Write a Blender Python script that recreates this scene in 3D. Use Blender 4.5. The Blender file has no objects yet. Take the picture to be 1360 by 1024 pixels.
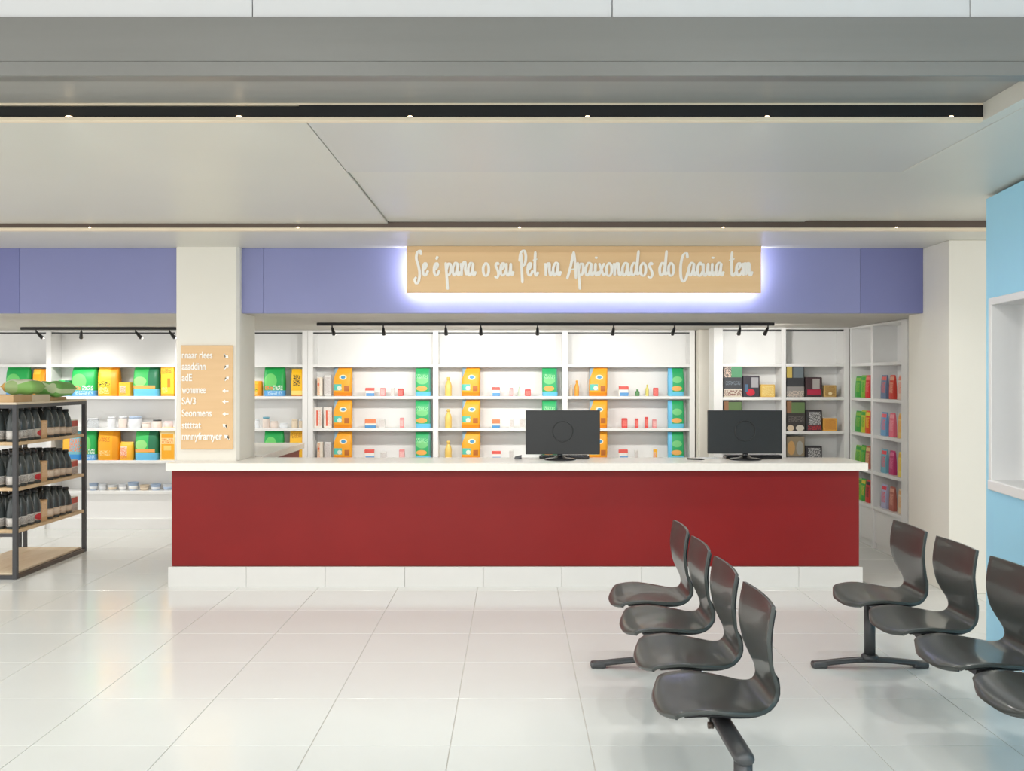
import bpy, bmesh, math, random
from mathutils import Vector, Matrix
random.seed(7)
R = math.radians
SC = bpy.context.scene
COL = SC.collection

# ------------------------------------------------------------------ camera
F, VX, VY, EYE = 1266.0, 682.0, 503.0, 1.575      # focal length and vanishing point in pixels of 1360x1024, eye height in m
cam_d = bpy.data.cameras.new('camera'); cam = bpy.data.objects.new('camera', cam_d); COL.objects.link(cam)
cam.location = (0, 0, EYE); cam.rotation_euler = (R(90), 0, 0)
cam_d.sensor_width = 36; cam_d.lens = F / 1360 * 36
cam_d.shift_x = (680 - VX) / 1360; cam_d.shift_y = (VY - 512) / 1360
cam_d.clip_start = .05
SC.camera = cam

# ------------------------------------------------------------------ world, lights, exposure
w = bpy.data.worlds.new('world'); SC.world = w; w.use_nodes = True
w.node_tree.nodes['Background'].inputs[0].default_value = (1.0, .99, .975, 1)
w.node_tree.nodes['Background'].inputs[1].default_value = 1.45
vs = SC.view_settings
vs.view_transform = 'Standard'; vs.look = 'None'; vs.gamma = 1; vs.use_curve_mapping = False
vs.exposure = 0.3

def area(name, loc, size, power, color=(1, 1, 1), rot=(0, 0, 0)):
    d = bpy.data.lights.new(name, 'AREA'); d.shape = 'RECTANGLE'; d.size, d.size_y = size
    d.energy = power; d.color = color
    o = bpy.data.objects.new(name, d); COL.objects.link(o); o.location = loc; o.rotation_euler = rot
    return o
# lamps of the hall the photographer stands in: rows of panels in its high ceiling
for hx in (-4.2, -1.4, 1.4):
    for hy in (-3.2, -1.4, .4):
        area('hall_ceiling_lamp', (hx, hy, 3.17), (1.2, .6), 23, (1, 1, .99))

# ------------------------------------------------------------------ helpers
W = {}                                   # world origin of each object
def X(px, y): return (px - VX) * y / F   # a pixel column at depth y
def Z(py, y): return EYE - (py - VY) * y / F

def tag(o, label=None, cat=None, group=None, kind=None):
    if label: o['label'] = label
    if cat: o['category'] = cat
    if group: o['group'] = group
    if kind: o['kind'] = kind
    return o

def link(o, org, parent=None, rz=0):
    COL.objects.link(o); org = Vector(org); W[o.name] = org
    if parent:
        o.parent = parent; o.location = org - W[parent.name]
    else:
        o.location = org
    o.rotation_euler = (0, 0, rz)
    return o

def empty(name, loc, rz=0):
    o = bpy.data.objects.new(name, None); o.empty_display_size = .1
    return link(o, loc, None, rz)

def mesh(name, verts, faces, m, smooth=False):
    me = bpy.data.meshes.new(name); me.from_pydata([tuple(v) for v in verts], [], faces); me.update()
    me.materials.append(m)
    if smooth: me.polygons.foreach_set('use_smooth', [True] * len(me.polygons))
    return me

def from_bm(name, bm, m, smooth=False):
    bmesh.ops.recalc_face_normals(bm, faces=bm.faces)
    me = bpy.data.meshes.new(name); bm.to_mesh(me); bm.free(); me.materials.append(m)
    if smooth: me.polygons.foreach_set('use_smooth', [True] * len(me.polygons))
    return me

def put(name, me, loc, parent=None, rz=0):
    return link(bpy.data.objects.new(name, me), loc, parent, rz)

def box_me(name, dx, dy, dz, m, bev=0, seg=1):
    """box of full size dx, dy, dz with its origin at the centre of its underside"""
    bm = bmesh.new(); bmesh.ops.create_cube(bm, size=1)
    bmesh.ops.scale(bm, vec=(dx, dy, dz), verts=bm.verts); bmesh.ops.translate(bm, vec=(0, 0, dz / 2), verts=bm.verts)
    if bev: bmesh.ops.bevel(bm, geom=bm.edges[:], offset=bev, segments=seg, affect='EDGES', profile=.5)
    return from_bm(name, bm, m)

def box(name, x0, x1, y0, y1, z0, z1, m, parent=None, bev=0, seg=1):
    me = box_me(name, abs(x1 - x0), abs(y1 - y0), abs(z1 - z0), m, bev, seg)
    return put(name, me, ((x0 + x1) / 2, (y0 + y1) / 2, min(z0, z1)), parent)

def add_box(bm, x0, x1, y0, y1, z0, z1):
    v = [bm.verts.new(p) for p in ((x0,y0,z0),(x1,y0,z0),(x1,y1,z0),(x0,y1,z0),(x0,y0,z1),(x1,y0,z1),(x1,y1,z1),(x0,y1,z1))]
    for f in ((0,3,2,1),(4,5,6,7),(0,1,5,4),(1,2,6,5),(2,3,7,6),(3,0,4,7)): bm.faces.new([v[i] for i in f])

def lathe_me(name, prof, m, n=16, smooth=True):
    """surface of revolution about z; prof = [(radius, z)...]"""
    vs_, fs = [], []
    for r, z in prof:
        for k in range(n):
            a = 2 * math.pi * k / n; vs_.append((r * math.cos(a), r * math.sin(a), z))
    for i in range(len(prof) - 1):
        for k in range(n):
            a, b = i * n + k, i * n + (k + 1) % n
            fs.append((a, b, b + n, a + n))
    fs.append(tuple(range(n - 1, -1, -1))); fs.append(tuple(range((len(prof) - 1) * n, len(prof) * n)))
    me = mesh(name, vs_, fs, m, smooth)
    for p in list(me.polygons)[-2:]: p.use_smooth = False
    return me

def tube_me(name, pts, rad, m, n=8, sx=1.0, cap=True):
    """tube through points; rad number or list; sx squeezes the section sideways"""
    pts = [Vector(p) for p in pts]; rad = rad if isinstance(rad, (list, tuple)) else [rad] * len(pts)
    vs_, fs = [], []
    for i, p in enumerate(pts):
        t = (pts[min(i + 1, len(pts) - 1)] - pts[max(i - 1, 0)]).normalized()
        up = Vector((0, 0, 1)) if abs(t.z) < .9 else Vector((0, 1, 0))
        a = t.cross(up).normalized(); b = a.cross(t).normalized()
        for k in range(n):
            an = 2 * math.pi * k / n
            vs_.append(p + a * math.cos(an) * rad[i] * sx + b * math.sin(an) * rad[i])
    for i in range(len(pts) - 1):
        for k in range(n):
            q, r = i * n + k, i * n + (k + 1) % n
            fs.append((q, r, r + n, q + n))
    if cap: fs.append(tuple(range(n - 1, -1, -1))); fs.append(tuple(range((len(pts) - 1) * n, len(pts) * n)))
    return mesh(name, vs_, fs, m, True)

def spline(pts, per=8):
    """Catmull-Rom through points of any dimension"""
    out = []
    P = [pts[0]] + list(pts) + [pts[-1]]
    for i in range(1, len(P) - 2):
        for s in range(per):
            t = s / per
            out.append(tuple(.5 * (2 * b + (c - a) * t + (2 * a - 5 * b + 4 * c - d) * t * t + (3 * b - a - 3 * c + d) * t ** 3)
                       for a, b, c, d in zip(P[i - 1], P[i], P[i + 1], P[i + 2])))
    out.append(tuple(pts[-1]))
    return out

# ------------------------------------------------------------------ materials
def srgb(r, g, b):
    f = lambda c: (c / 255 / 12.92) if c / 255 <= .04045 else ((c / 255 + .055) / 1.055) ** 2.4
    return (f(r), f(g), f(b), 1)

def base_mat(name):
    m = bpy.data.materials.new(name); m.use_nodes = True
    return m, m.node_tree, m.node_tree.nodes['Principled BSDF']

def mat(name, col, rough=.5, metal=0.0, spec=.5, var=.03, scale=6.0, bump=0.0, stretch=(1, 1, 1), coat=0.0):
    """paint-like procedural material: colour broken up a little by noise, faint relief"""
    m, nt, b = base_mat(name)
    col = srgb(*col)
    tc = nt.nodes.new('ShaderNodeTexCoord'); mp = nt.nodes.new('ShaderNodeMapping'); nz = nt.nodes.new('ShaderNodeTexNoise')
    mp.inputs['Scale'].default_value = stretch; nz.inputs['Scale'].default_value = scale; nz.inputs['Detail'].default_value = 3
    nt.links.new(tc.outputs['Object'], mp.inputs[0]); nt.links.new(mp.outputs[0], nz.inputs['Vector'])
    cr = nt.nodes.new('ShaderNodeValToRGB')
    cr.color_ramp.elements[0].position = .3; cr.color_ramp.elements[1].position = .7
    cr.color_ramp.elements[0].color = tuple(c * (1 - var) for c in col[:3]) + (1,)
    cr.color_ramp.elements[1].color = tuple(min(1, c * (1 + var)) for c in col[:3]) + (1,)
    nt.links.new(nz.outputs['Fac'], cr.inputs[0]); nt.links.new(cr.outputs[0], b.inputs['Base Color'])
    b.inputs['Roughness'].default_value = rough; b.inputs['Metallic'].default_value = metal
    b.inputs['Specular IOR Level'].default_value = spec; b.inputs['Coat Weight'].default_value = coat
    if bump:
        bp = nt.nodes.new('ShaderNodeBump'); bp.inputs['Strength'].default_value = bump; bp.inputs['Distance'].default_value = .01
        nt.links.new(nz.outputs['Fac'], bp.inputs['Height']); nt.links.new(bp.outputs[0], b.inputs['Normal'])
    return m

def glow_mat(name, col, strength):
    m, nt, b = base_mat(name)
    b.inputs['Base Color'].default_value = srgb(*col); b.inputs['Emission Color'].default_value = srgb(*col)
    b.inputs['Emission Strength'].default_value = strength
    return m

def clear_mat(name, col, rough=.15, trans=.75):
    m, nt, b = base_mat(name)
    b.inputs['Base Color'].default_value = srgb(*col); b.inputs['Roughness'].default_value = rough
    b.inputs['Transmission Weight'].default_value = trans; b.inputs['IOR'].default_value = 1.3
    return m

def print_mat(name, base, shapes, rough=.45, axis='X'):
    """flat print on packaging: blocks, discs and lines of small type over a base colour, in the pack's own 0..1 coordinates
    ('r',u0,u1,v0,v1,col) block, ('e',u,v,ru,rv,col) disc, ('t',u0,u1,v0,v1,col) small type, ('d',u0,v0,u1,v1,col) all above the slanted line"""
    m, nt, b = base_mat(name); N, L = nt.nodes, nt.links
    tc = N.new('ShaderNodeTexCoord'); sp = N.new('ShaderNodeSeparateXYZ'); L.new(tc.outputs['Generated'], sp.inputs[0])
    U, V = sp.outputs[axis], sp.outputs['Z']
    def mth(op, a, c):
        n = N.new('ShaderNodeMath'); n.operation = op
        for i, q in enumerate((a, c)):
            if isinstance(q, (int, float)): n.inputs[i].default_value = q
            else: L.new(q, n.inputs[i])
        return n.outputs[0]
    cur = None
    for s in shapes:
        k, col = s[0], srgb(*s[-1])
        if k in 'rt':
            f = mth('MULTIPLY', mth('MULTIPLY', mth('GREATER_THAN', U, s[1]), mth('LESS_THAN', U, s[2])),
                    mth('MULTIPLY', mth('GREATER_THAN', V, s[3]), mth('LESS_THAN', V, s[4])))
            if k == 't':
                cb = N.new('ShaderNodeCombineXYZ'); L.new(mth('MULTIPLY', U, 14), cb.inputs[0]); L.new(mth('MULTIPLY', V, 12), cb.inputs[1])
                nz = N.new('ShaderNodeTexNoise'); nz.inputs['Scale'].default_value = 1.6; L.new(cb.outputs[0], nz.inputs['Vector'])
                f = mth('MULTIPLY', f, mth('GREATER_THAN', nz.outputs['Fac'], .5))
        elif k == 'e':
            a, c = mth('DIVIDE', mth('SUBTRACT', U, s[1]), s[3]), mth('DIVIDE', mth('SUBTRACT', V, s[2]), s[4])
            f = mth('LESS_THAN', mth('ADD', mth('MULTIPLY', a, a), mth('MULTIPLY', c, c)), 1)
        else:
            g = (s[4] - s[2]) / (s[3] - s[1])
            f = mth('GREATER_THAN', mth('SUBTRACT', V, mth('MULTIPLY', U, g)), s[2] - g * s[1])
        mx = N.new('ShaderNodeMix'); mx.data_type = 'RGBA'; L.new(f, mx.inputs['Factor'])
        if cur is None: mx.inputs['A'].default_value = srgb(*base)
        else: L.new(cur, mx.inputs['A'])
        mx.inputs['B'].default_value = col; cur = mx.outputs['Result']
    if cur is None: b.inputs['Base Color'].default_value = srgb(*base)
    else: L.new(cur, b.inputs['Base Color'])
    b.inputs['Roughness'].default_value = rough
    return m

def wood_mat(name, c0, c1, rough=.5, stretch=(3, 3, 30)):
    m, nt, b = base_mat(name)
    tc = nt.nodes.new('ShaderNodeTexCoord'); mp = nt.nodes.new('ShaderNodeMapping'); nz = nt.nodes.new('ShaderNodeTexNoise')
    mp.inputs['Scale'].default_value = stretch; nz.inputs['Scale'].default_value = 1.5; nz.inputs['Detail'].default_value = 5
    cr = nt.nodes.new('ShaderNodeValToRGB'); cr.color_ramp.elements[0].color = srgb(*c0); cr.color_ramp.elements[1].color = srgb(*c1)
    cr.color_ramp.elements[0].position = .3; cr.color_ramp.elements[1].position = .7
    nt.links.new(tc.outputs['Object'], mp.inputs[0]); nt.links.new(mp.outputs[0], nz.inputs['Vector'])
    nt.links.new(nz.outputs['Fac'], cr.inputs[0]); nt.links.new(cr.outputs[0], b.inputs['Base Color'])
    b.inputs['Roughness'].default_value = rough
    return m

M = dict(
    tile=mat('floor_tile_gloss', (224, 226, 222), .15, var=.012, scale=2),
    grout=mat('grout', (200, 196, 188), .8),
    plinth=mat('plinth_tile', (222, 221, 217), .25, var=.015),
    red=mat('red_lacquer', (133, 25, 24), .36, spec=.3, var=.05, scale=2.2),
    quartz=mat('white_quartz', (238, 233, 224), .25, var=.02, scale=40),
    cream=mat('cream_paint', (232, 228, 217), .55, var=.015, scale=2),
    white=mat('white_laminate', (240, 240, 238), .35, var=.01),
    whitewall=mat('white_paint', (232, 232, 230), .6, var=.015),
    paleface=mat('pale_grey_paint', (206, 206, 206), .6, var=.01),
    ceil=mat('ceiling_satin_cream', (215, 213, 203), .38, var=.012, scale=1.5),
    ceil2=mat('ceiling_satin_grey', (206, 205, 199), .34, var=.012, scale=1.5),
    fascia=mat('grey_satin_metal', (124, 123, 119), .34, metal=.25, var=.03, scale=3, stretch=(.3, 1, 6)),
    recess=mat('grey_satin_recess', (152, 151, 147), .4, var=.03, scale=3, stretch=(.3, 6, 1)),
    soffit=mat('soffit_grey', (196, 192, 184), .6, var=.03),
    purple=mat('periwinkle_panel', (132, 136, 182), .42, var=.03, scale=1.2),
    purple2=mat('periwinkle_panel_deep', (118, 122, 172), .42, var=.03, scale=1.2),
    blue=mat('sky_blue_paint', (168, 228, 255), .42, var=.02, scale=2),
    black=mat('black_metal', (30, 30, 31), .45, var=.05),
    slot=mat('slot_black', (20, 20, 20), .6),
    lip=mat('lip_cream', (238, 222, 196), .5),
    chair=mat('chair_charcoal_plastic', (62, 66, 63), .30, var=.04, scale=12, bump=.015, coat=.25),
    chair2=mat('chair_black_plastic', (32, 32, 33), .42),
    steel=mat('charcoal_steel', (82, 83, 84), .38, metal=.4),
    brown=mat('bronze_steel', (92, 78, 68), .4, metal=.3),
    postm=mat('gondola_steel', (74, 74, 76), .45, metal=.2),
    screen=mat('monitor_black', (33, 34, 34), .38, var=.04),
    screen2=mat('monitor_black_gloss', (24, 24, 25), .2),
    keys=mat('keyboard_grey', (70, 70, 74), .5),
    lettering=mat('white_lettering', (252, 249, 242), .5),
    tan=wood_mat('sign_wood', (236, 198, 148), (240, 204, 156), .5, (1, 3, 14)),
    tan2=wood_mat('board_wood', (222, 184, 136), (228, 191, 144), .5, (1, 3, 14)),
    wood=wood_mat('shelf_wood', (204, 172, 130), (222, 194, 154), .5, (20, 3, 20)),
    plank=wood_mat('pale_plank', (220, 200, 170), (230, 212, 184), .5, (20, 3, 20)),
    card=wood_mat('cardboard', (196, 160, 116), (206, 172, 130), .8, (5, 5, 5)),
    ivory=mat('card_ivory', (226, 210, 186), .7),
    dark=mat('dark_bottle', (66, 72, 72), .2, var=.15, scale=25),
    darkcap=mat('dark_cap', (36, 38, 38), .4),
    clear=clear_mat('clear_plastic', (235, 240, 244)),
    milky=mat('milky_plastic', (226, 230, 234), .3),
    paleblue=mat('pale_blue_plastic', (176, 196, 222), .35),
    teal=mat('teal_lid', (110, 170, 190), .4),
    glass=mat('dark_glass', (46, 60, 80), .35, spec=.15),
    led=glow_mat('led_strip', (235, 242, 255), 42),
    warmled=glow_mat('led_warm', (255, 226, 180), 6),
    bulb=glow_mat('lamp_face', (255, 246, 228), 12),
)

# ------------------------------------------------------------------ floor
def struct(o, label=None, cat=None): return tag(o, label, cat, kind='structure')
floor = box('floor', -6.6, 6.2, -4.2, 10.6, -.12, -.004, M['grout'])
struct(floor, 'glossy white tiled shop floor with thin joints', 'floor')
tile_me = box_me('floor_tile', .5965, .5965, .012, M['tile'], .0012)
for i in range(-9, 6):
    for j in range(-6, 9):
        tx, ty = .329 + .6 * i + .3, 6.49 - .6 * j - .3 + .0
        if ty < 2.2 or ty > 10.1 or abs(tx) - .35 > (ty + .35) * .545: continue
        put('floor_tile', tile_me, (tx, ty, -.012), floor)
# plain tiled floor out of view, towards the entrance
for k, (x0, x1, y0, y1) in enumerate(((-6.4, 6.0, -4.0, 2.085),)):
    box('floor_apron', x0, x1, y0, y1, -.012, 0, M['tile'], floor)

# ------------------------------------------------------------------ ceiling levels
ZB, ZC, ZA, ZLOW, ZHALL = 2.64, 2.59, 2.714, 2.085, 3.2
Y_LIP, Y_SLOT, Y_STEP, Y_SOF = 3.36, 3.95, 6.55, 7.42
XR = 1.94
ceiling = box('ceiling', -6.6, 6.2, 3.40, 10.6, 2.90, 3.05, M['whitewall'])
struct(ceiling, 'stepped plasterboard ceiling in satin cream and grey', 'ceiling')
def panel(x0, x1, y0, y1, z, m, t=.03): return box('ceiling_panel', x0, x1, y0, y1, z, z + t, m, ceiling, .002)
g = .002
panel(-6.5, -.86 - g, Y_SLOT + .012, Y_STEP, ZB, M['ceil'])
panel(-.86 + g, 2.0 - g, Y_SLOT + .012, 4.92, ZB, M['ceil2'])
panel(-.86 + g, 2.0 - g, 4.92, Y_STEP, ZB + .012, M['ceil'])
panel(2.0 + g, 6.1, Y_LIP + .06, 4.92, ZB, M['ceil'])
panel(2.0 + g, 6.1, 4.92, Y_STEP, ZB + .02, M['ceil'])
panel(-6.5, 6.1, Y_STEP + .03, Y_SOF + .3, ZC, M['ceil'], .04)
panel(-6.5, XR, Y_LIP + .06, Y_SLOT + .06, ZA, M['recess'], .04)
panel(-6.5, 3.7, Y_SOF + .05, 10.5, ZLOW, M['soffit'], .04)
# hall ceiling over the photographer
hall = box('ceiling', -6.6, 6.2, -4.2, Y_LIP, ZHALL, ZHALL + .1, M['whitewall'])
struct(hall, 'plain white ceiling of the front hall', 'ceiling')

def trim(n, o_label): 
    o = empty('trim_%d' % n, (0, Y_LIP, ZB)); return struct(o, o_label, 'trim')
t1 = trim(1, 'broad grey satin bulkhead beam across the top of the view')
box('beam_face', -6.5, 6.1, Y_LIP, Y_LIP + .05, 2.692, 2.851, M['fascia'], t1, .002)
box('beam_lip', -6.5, 6.1, Y_LIP - .006, Y_LIP + .06, ZB, 2.692, M['fascia'], t1, .003)
box('recess_end', XR, 2.0 - g, Y_LIP + .06, Y_SLOT + .012, ZB, ZA + .02, M['ceil'], t1)
t2 = trim(2, 'white wall panels above the grey bulkhead beam')
xs = [-6.5, X(-150, Y_LIP), X(334, Y_LIP), X(813.5, Y_LIP), X(1290.5, Y_LIP), 6.1]
for a, b in zip(xs, xs[1:]):
    box('wall_panel', a + .0015, b - .0015, Y_LIP + .012, Y_LIP + .05, 2.853, ZHALL, M['paleface'], t2, .001)
t3 = trim(3, 'long black light slot with cream lip in the ceiling')
xj = X(398, Y_SLOT)
box('slot_channel', -6.5, xj, Y_SLOT - .002, Y_SLOT + .03, 2.660, 2.702, M['slot'], t3)
box('slot_channel', xj, XR, Y_SLOT - .012, Y_SLOT + .03, 2.656, 2.706, M['slot'], t3)
box('slot_lip', -6.5, XR, Y_SLOT - .016, Y_SLOT + .012, 2.638, 2.656, M['lip'], t3, .002)
box('slot_top_edge', -6.5, XR, Y_SLOT - .014, Y_SLOT + .01, 2.706, 2.7135, M['lip'], t3)
for px in (-260, 92, 318, 545, 780, 1018, 1262):
    put('slot_spot', lathe_me('slot_spot', [(.014, 0), (.014, .004), (.010, .006)], M['warmled'], 14), (X(px, Y_SLOT), Y_SLOT - .001, 2.656), t3)
    d = bpy.data.lights.new('slot_lamp', 'SPOT'); d.energy = 26; d.spot_size = R(130); d.spot_blend = .9; d.color = (1, .98, .95); d.shadow_soft_size = .05
    lo = bpy.data.objects.new('slot_lamp', d); COL.objects.link(lo); lo.location = (X(px, Y_SLOT), Y_SLOT - .03, 2.60); lo.rotation_euler = (R(38), 0, 0)
t4 = trim(4, 'thin dark shadow gap and cream step before the purple bulkhead')
box('gap_strip', -6.5, 6.1, Y_STEP - .01, Y_STEP + .03, 2.612, ZB + .03, M['brown'], t4)
for px in (-120, 120, 396, 690, 960, 1190):
    put('gap_spot', lathe_me('gap_spot', [(.010, 0), (.010, .004), (.007, .006)], M['warmled'], 12), (X(px, Y_STEP), Y_STEP - .004, 2.6105), t4)
    d = bpy.data.lights.new('gap_lamp', 'SPOT'); d.energy = 17; d.spot_size = R(140); d.spot_blend = .9; d.color = (1, .98, .95); d.shadow_soft_size = .05
    lo = bpy.data.objects.new('gap_lamp', d); COL.objects.link(lo); lo.location = (X(px, Y_STEP), Y_STEP - .06, 2.57); lo.rotation_euler = (R(-8), 0, 0)
box('step_edge', -6.5, 6.1, Y_STEP - .014, Y_STEP + .03, ZC, 2.611, M['lip'], t4, .002)

# purple bulkhead over the counter
bulk = struct(empty('trim_5', (0, Y_SOF, ZLOW)), 'periwinkle purple bulkhead of flat panels over the counter', 'bulkhead')
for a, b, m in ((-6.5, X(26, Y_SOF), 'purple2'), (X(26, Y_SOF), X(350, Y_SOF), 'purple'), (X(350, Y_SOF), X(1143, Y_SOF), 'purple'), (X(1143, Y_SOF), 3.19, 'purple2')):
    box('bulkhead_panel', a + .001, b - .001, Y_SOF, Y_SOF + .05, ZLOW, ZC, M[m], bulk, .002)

# ------------------------------------------------------------------ walls and columns
struct(box('wall_back', -6.6, 3.9, 10.3, 10.45, 0, ZLOW + .2, M['whitewall']), 'white back wall behind the shelving', 'wall')
struct(box('wall_corner', 3.19, 6.1, 6.98, 7.70, 0, ZC, M['cream'], None, .004), 'cream wall end right of the counter, between purple bulkhead and blue wall', 'wall')
struct(box('wall_rear', 3.62, 3.75, 7.70, 10.3, 0, ZLOW, M['cream']), 'cream wall behind the corner shelving', 'wall')
struct(box('column', 1.92, 2.22, 9.86, 10.30, 0, ZLOW, M['cream'], None, .006), 'narrow cream column between the two white shelving units', 'column')
cx0, cx1, cy0, cy1 = X(234, 7.34), X(317, 7.34), 7.34, 7.80
bm = bmesh.new()
ch = .02
pr = [(cx0 + .006, cy0), (cx1 - ch, cy0), (cx1, cy0 + ch * 1.6), (cx1, cy1), (cx0, cy1), (cx0, cy0 + .006)]
vb = [bm.verts.new((x - cx0, y - cy0, 0)) for x, y in pr]; vt = [bm.verts.new((x - cx0, y - cy0, ZC)) for x, y in pr]
for k in range(6): bm.faces.new((vb[k], vb[(k + 1) % 6], vt[(k + 1) % 6], vt[k]))
bm.faces.new(vt); bm.faces.new(vb[::-1])
struct(put('column', from_bm('column', bm, M['cream']), (cx0, cy0, 0)), 'square cream column with chamfered corner carrying the tan directory board', 'column')

# blue wall with the white niche window, turned a little towards the camera
A0 = math.atan2(-.9927, -.1205)
P0 = (X(1310, 5.65), 5.65)
bw = struct(empty('wall_right', (P0[0], P0[1], 0), A0), 'sky blue wall with white framed opening at the right edge', 'wall')
def lbox(name, u0, u1, v0, v1, z0, z1, m, parent, bev=0):
    """box in the turned wall's own axes: u towards the camera, v into the wall"""
    me = box_me(name, u1 - u0, v1 - v0, z1 - z0, m, bev)
    o = bpy.data.objects.new(name, me); COL.objects.link(o); o.parent = parent
    o.location = ((u0 + u1) / 2, (v0 + v1) / 2, z0); W[o.name] = Vector((0, 0, 0)); return o
n0, n1, zb0, zt0 = .115, 1.75, .985, 2.012
lbox('wall_section', 0, n0, 0, .25, 0, ZB, M['blue'], bw)
lbox('wall_section', n1, 5.0, 0, .25, 0, ZB, M['blue'], bw)
lbox('wall_section', n0, n1, 0, .25, 0, zb0 - .0, M['blue'], bw)
lbox('wall_section', n0, n1, 0, .25, zt0, ZB, M['blue'], bw)
win = struct(empty('window_1', (P0[0], P0[1], 0), A0), 'white framed window recess with deep sill in the blue wall', 'window')
lbox('window_frame', n0 - .035, n0 + .012, -.018, .20, zb0 - .01, zt0 + .03, M['white'], win, .003)
lbox('window_frame', n1 - .012, n1 + .035, -.018, .20, zb0 - .01, zt0 + .03, M['white'], win, .003)
lbox('window_frame', n0 - .035, n1 + .035, -.018, .20, zt0 - .010, zt0 + .032, M['white'], win, .003)
lbox('window_sill', n0 - .038, n1 + .038, -.022, .20, zb0 - .058, zb0 + .002, M['white'], win, .006)
lbox('window_mullion', n0 + .012, n0 + .035, .165, .205, zb0, zt0 - .01, M['white'], win)
lbox('pane', n0 + .02, n1 - .012, .18, .192, zb0, zt0 - .008, M['glass'], win)

# ------------------------------------------------------------------ counter
counter = tag(empty('service_counter', (0, 7.4, 0)), 'long red panelled service counter on a pale tiled plinth', 'counter')
TOPZ, SLB = .944, .888
box('counter_body', cx1 + .004, X(1141, 7.23), 7.30, 7.60, .14, SLB, M['red'], counter)
box('front_panel', X(228, 7.23), X(1141, 7.23), 7.23, 7.30, .153, SLB, M['red'], counter, .002)
base = box('plinth', X(224.5, 7.2), X(1144, 7.2), 7.215, 7.335, 0, .150, M['grout'], counter)
sx = [223, 327, 432, 537.5, 642, 746, 852, 957, 1061, 1146]
for a, b in zip(sx, sx[1:]):
    box('plinth_tile', X(a, 7.2) + .001, X(b, 7.2) - .001, 7.2, 7.215, .0, .153, M['plinth'], base, .001)
# the continuous worktop, notched round the column: three pieces of slab in one mesh
bm = bmesh.new()
x0, x1, yf, yb = X(220, 7.12), X(1153, 7.12), 7.12, 7.65
pr = [(x0, yf), (x1, yf), (x1, yb), (cx1 + .001, yb), (cx1 + .001, cy0 - .001), (cx0 - .001, cy0 - .001), (cx0 - .001, yb), (x0, yb)]
vb = [bm.verts.new((x, y - 7.4, SLB)) for x, y in pr]; vt = [bm.verts.new((x, y - 7.4, TOPZ)) for x, y in pr]
n = len(pr)
for k in range(n): bm.faces.new((vb[k], vb[(k + 1) % n], vt[(k + 1) % n], vt[k]))
ft = bm.faces.new(vt); fb = bm.faces.new(vb[::-1])
bmesh.ops.triangulate(bm, faces=[ft, fb])
wt = put('worktop', from_bm('worktop', bm, M['quartz']), (0, 7.4, 0))
tag(wt, 'white stone worktop lying along the whole red counter', 'worktop')
ret = tag(empty('return_counter', (-2.3, 8.5, 0)), 'short red return counter with white top behind the cream column', 'counter')
box('counter_body', -2.55, -2.10, 7.83, 9.34, 0, SLB, M['red'], ret, .002)
box('worktop', -2.60, -2.06, 7.82, 9.40, SLB, TOPZ, M['quartz'], ret, .003)

# ------------------------------------------------------------------ shelving
LV = [1.725, 1.393, 1.055, .718, .395]           # tops of the shelves
def wall_unit(label, upr, yf, depth=.24, ztop=2.068, plinth=True, upw=.055, levels=LV, widths=None):
    xm = (upr[0] + upr[-1]) / 2
    t = tag(empty('shelving_unit', (xm, yf + depth / 2, 0)), label, 'shelf')
    widths = widths or [upw] * len(upr)
    for i, x in enumerate(upr):
        box('upright', x - widths[i] / 2, x + widths[i] / 2, yf, yf + depth, 0, ztop, M['white'], t, .002)
    xa, xb = upr[0] - widths[0] / 2, upr[-1] + widths[-1] / 2
    box('top_rail', xa, xb, yf - .004, yf + depth, ztop, ztop + .016, M['white'], t, .002)
    for i in range(len(upr) - 1):
        a, b = upr[i] + widths[i] / 2 + .0005, upr[i + 1] - widths[i + 1] / 2 - .0005
        box('back_panel', a, b, yf + depth - .014, yf + depth - .002, .0, ztop, M['white'], t)
        for z in levels:
            box('shelf', a, b, yf + .004, yf + depth - .015, z - .03, z, M['white'], t, .002)
        box('shadow_gap_bar', a, b, yf + .012, yf + .03, ztop - .022, ztop - .006, M['steel'], t)  # dark bar stands in for the shadow gap under the top rail
        if plinth: box('kickboard', a, b, yf - .03, yf + .06, 0, .112, M['white'], t, .002)
        if plinth: box('base_panel', a, b, yf + .03, yf + .05, .112, levels[-1] - .03, M['white'], t)
    return t
Y0 = 10.0
UP = [X(p, Y0) for p in (-104, 64.5, 236, 408.5, 578.5, 750.5, 919.5)]
wall_unit('white wall shelving left of and behind the cream column, holding large green and orange bags', UP[:3] + [UP[3] - .0285], Y0)
wall_unit('white three bay wall shelving behind the counter with monitors in front', [UP[3] + .0285] + UP[4:], Y0)
Y1 = 9.45
UPR = [X(p, Y1) for p in (954, 1041, 1124.5)]
wall_unit('white two bay wall shelving in the right corner holding dark boxes', UPR, Y1, widths=[.09, .045, .05])
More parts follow.
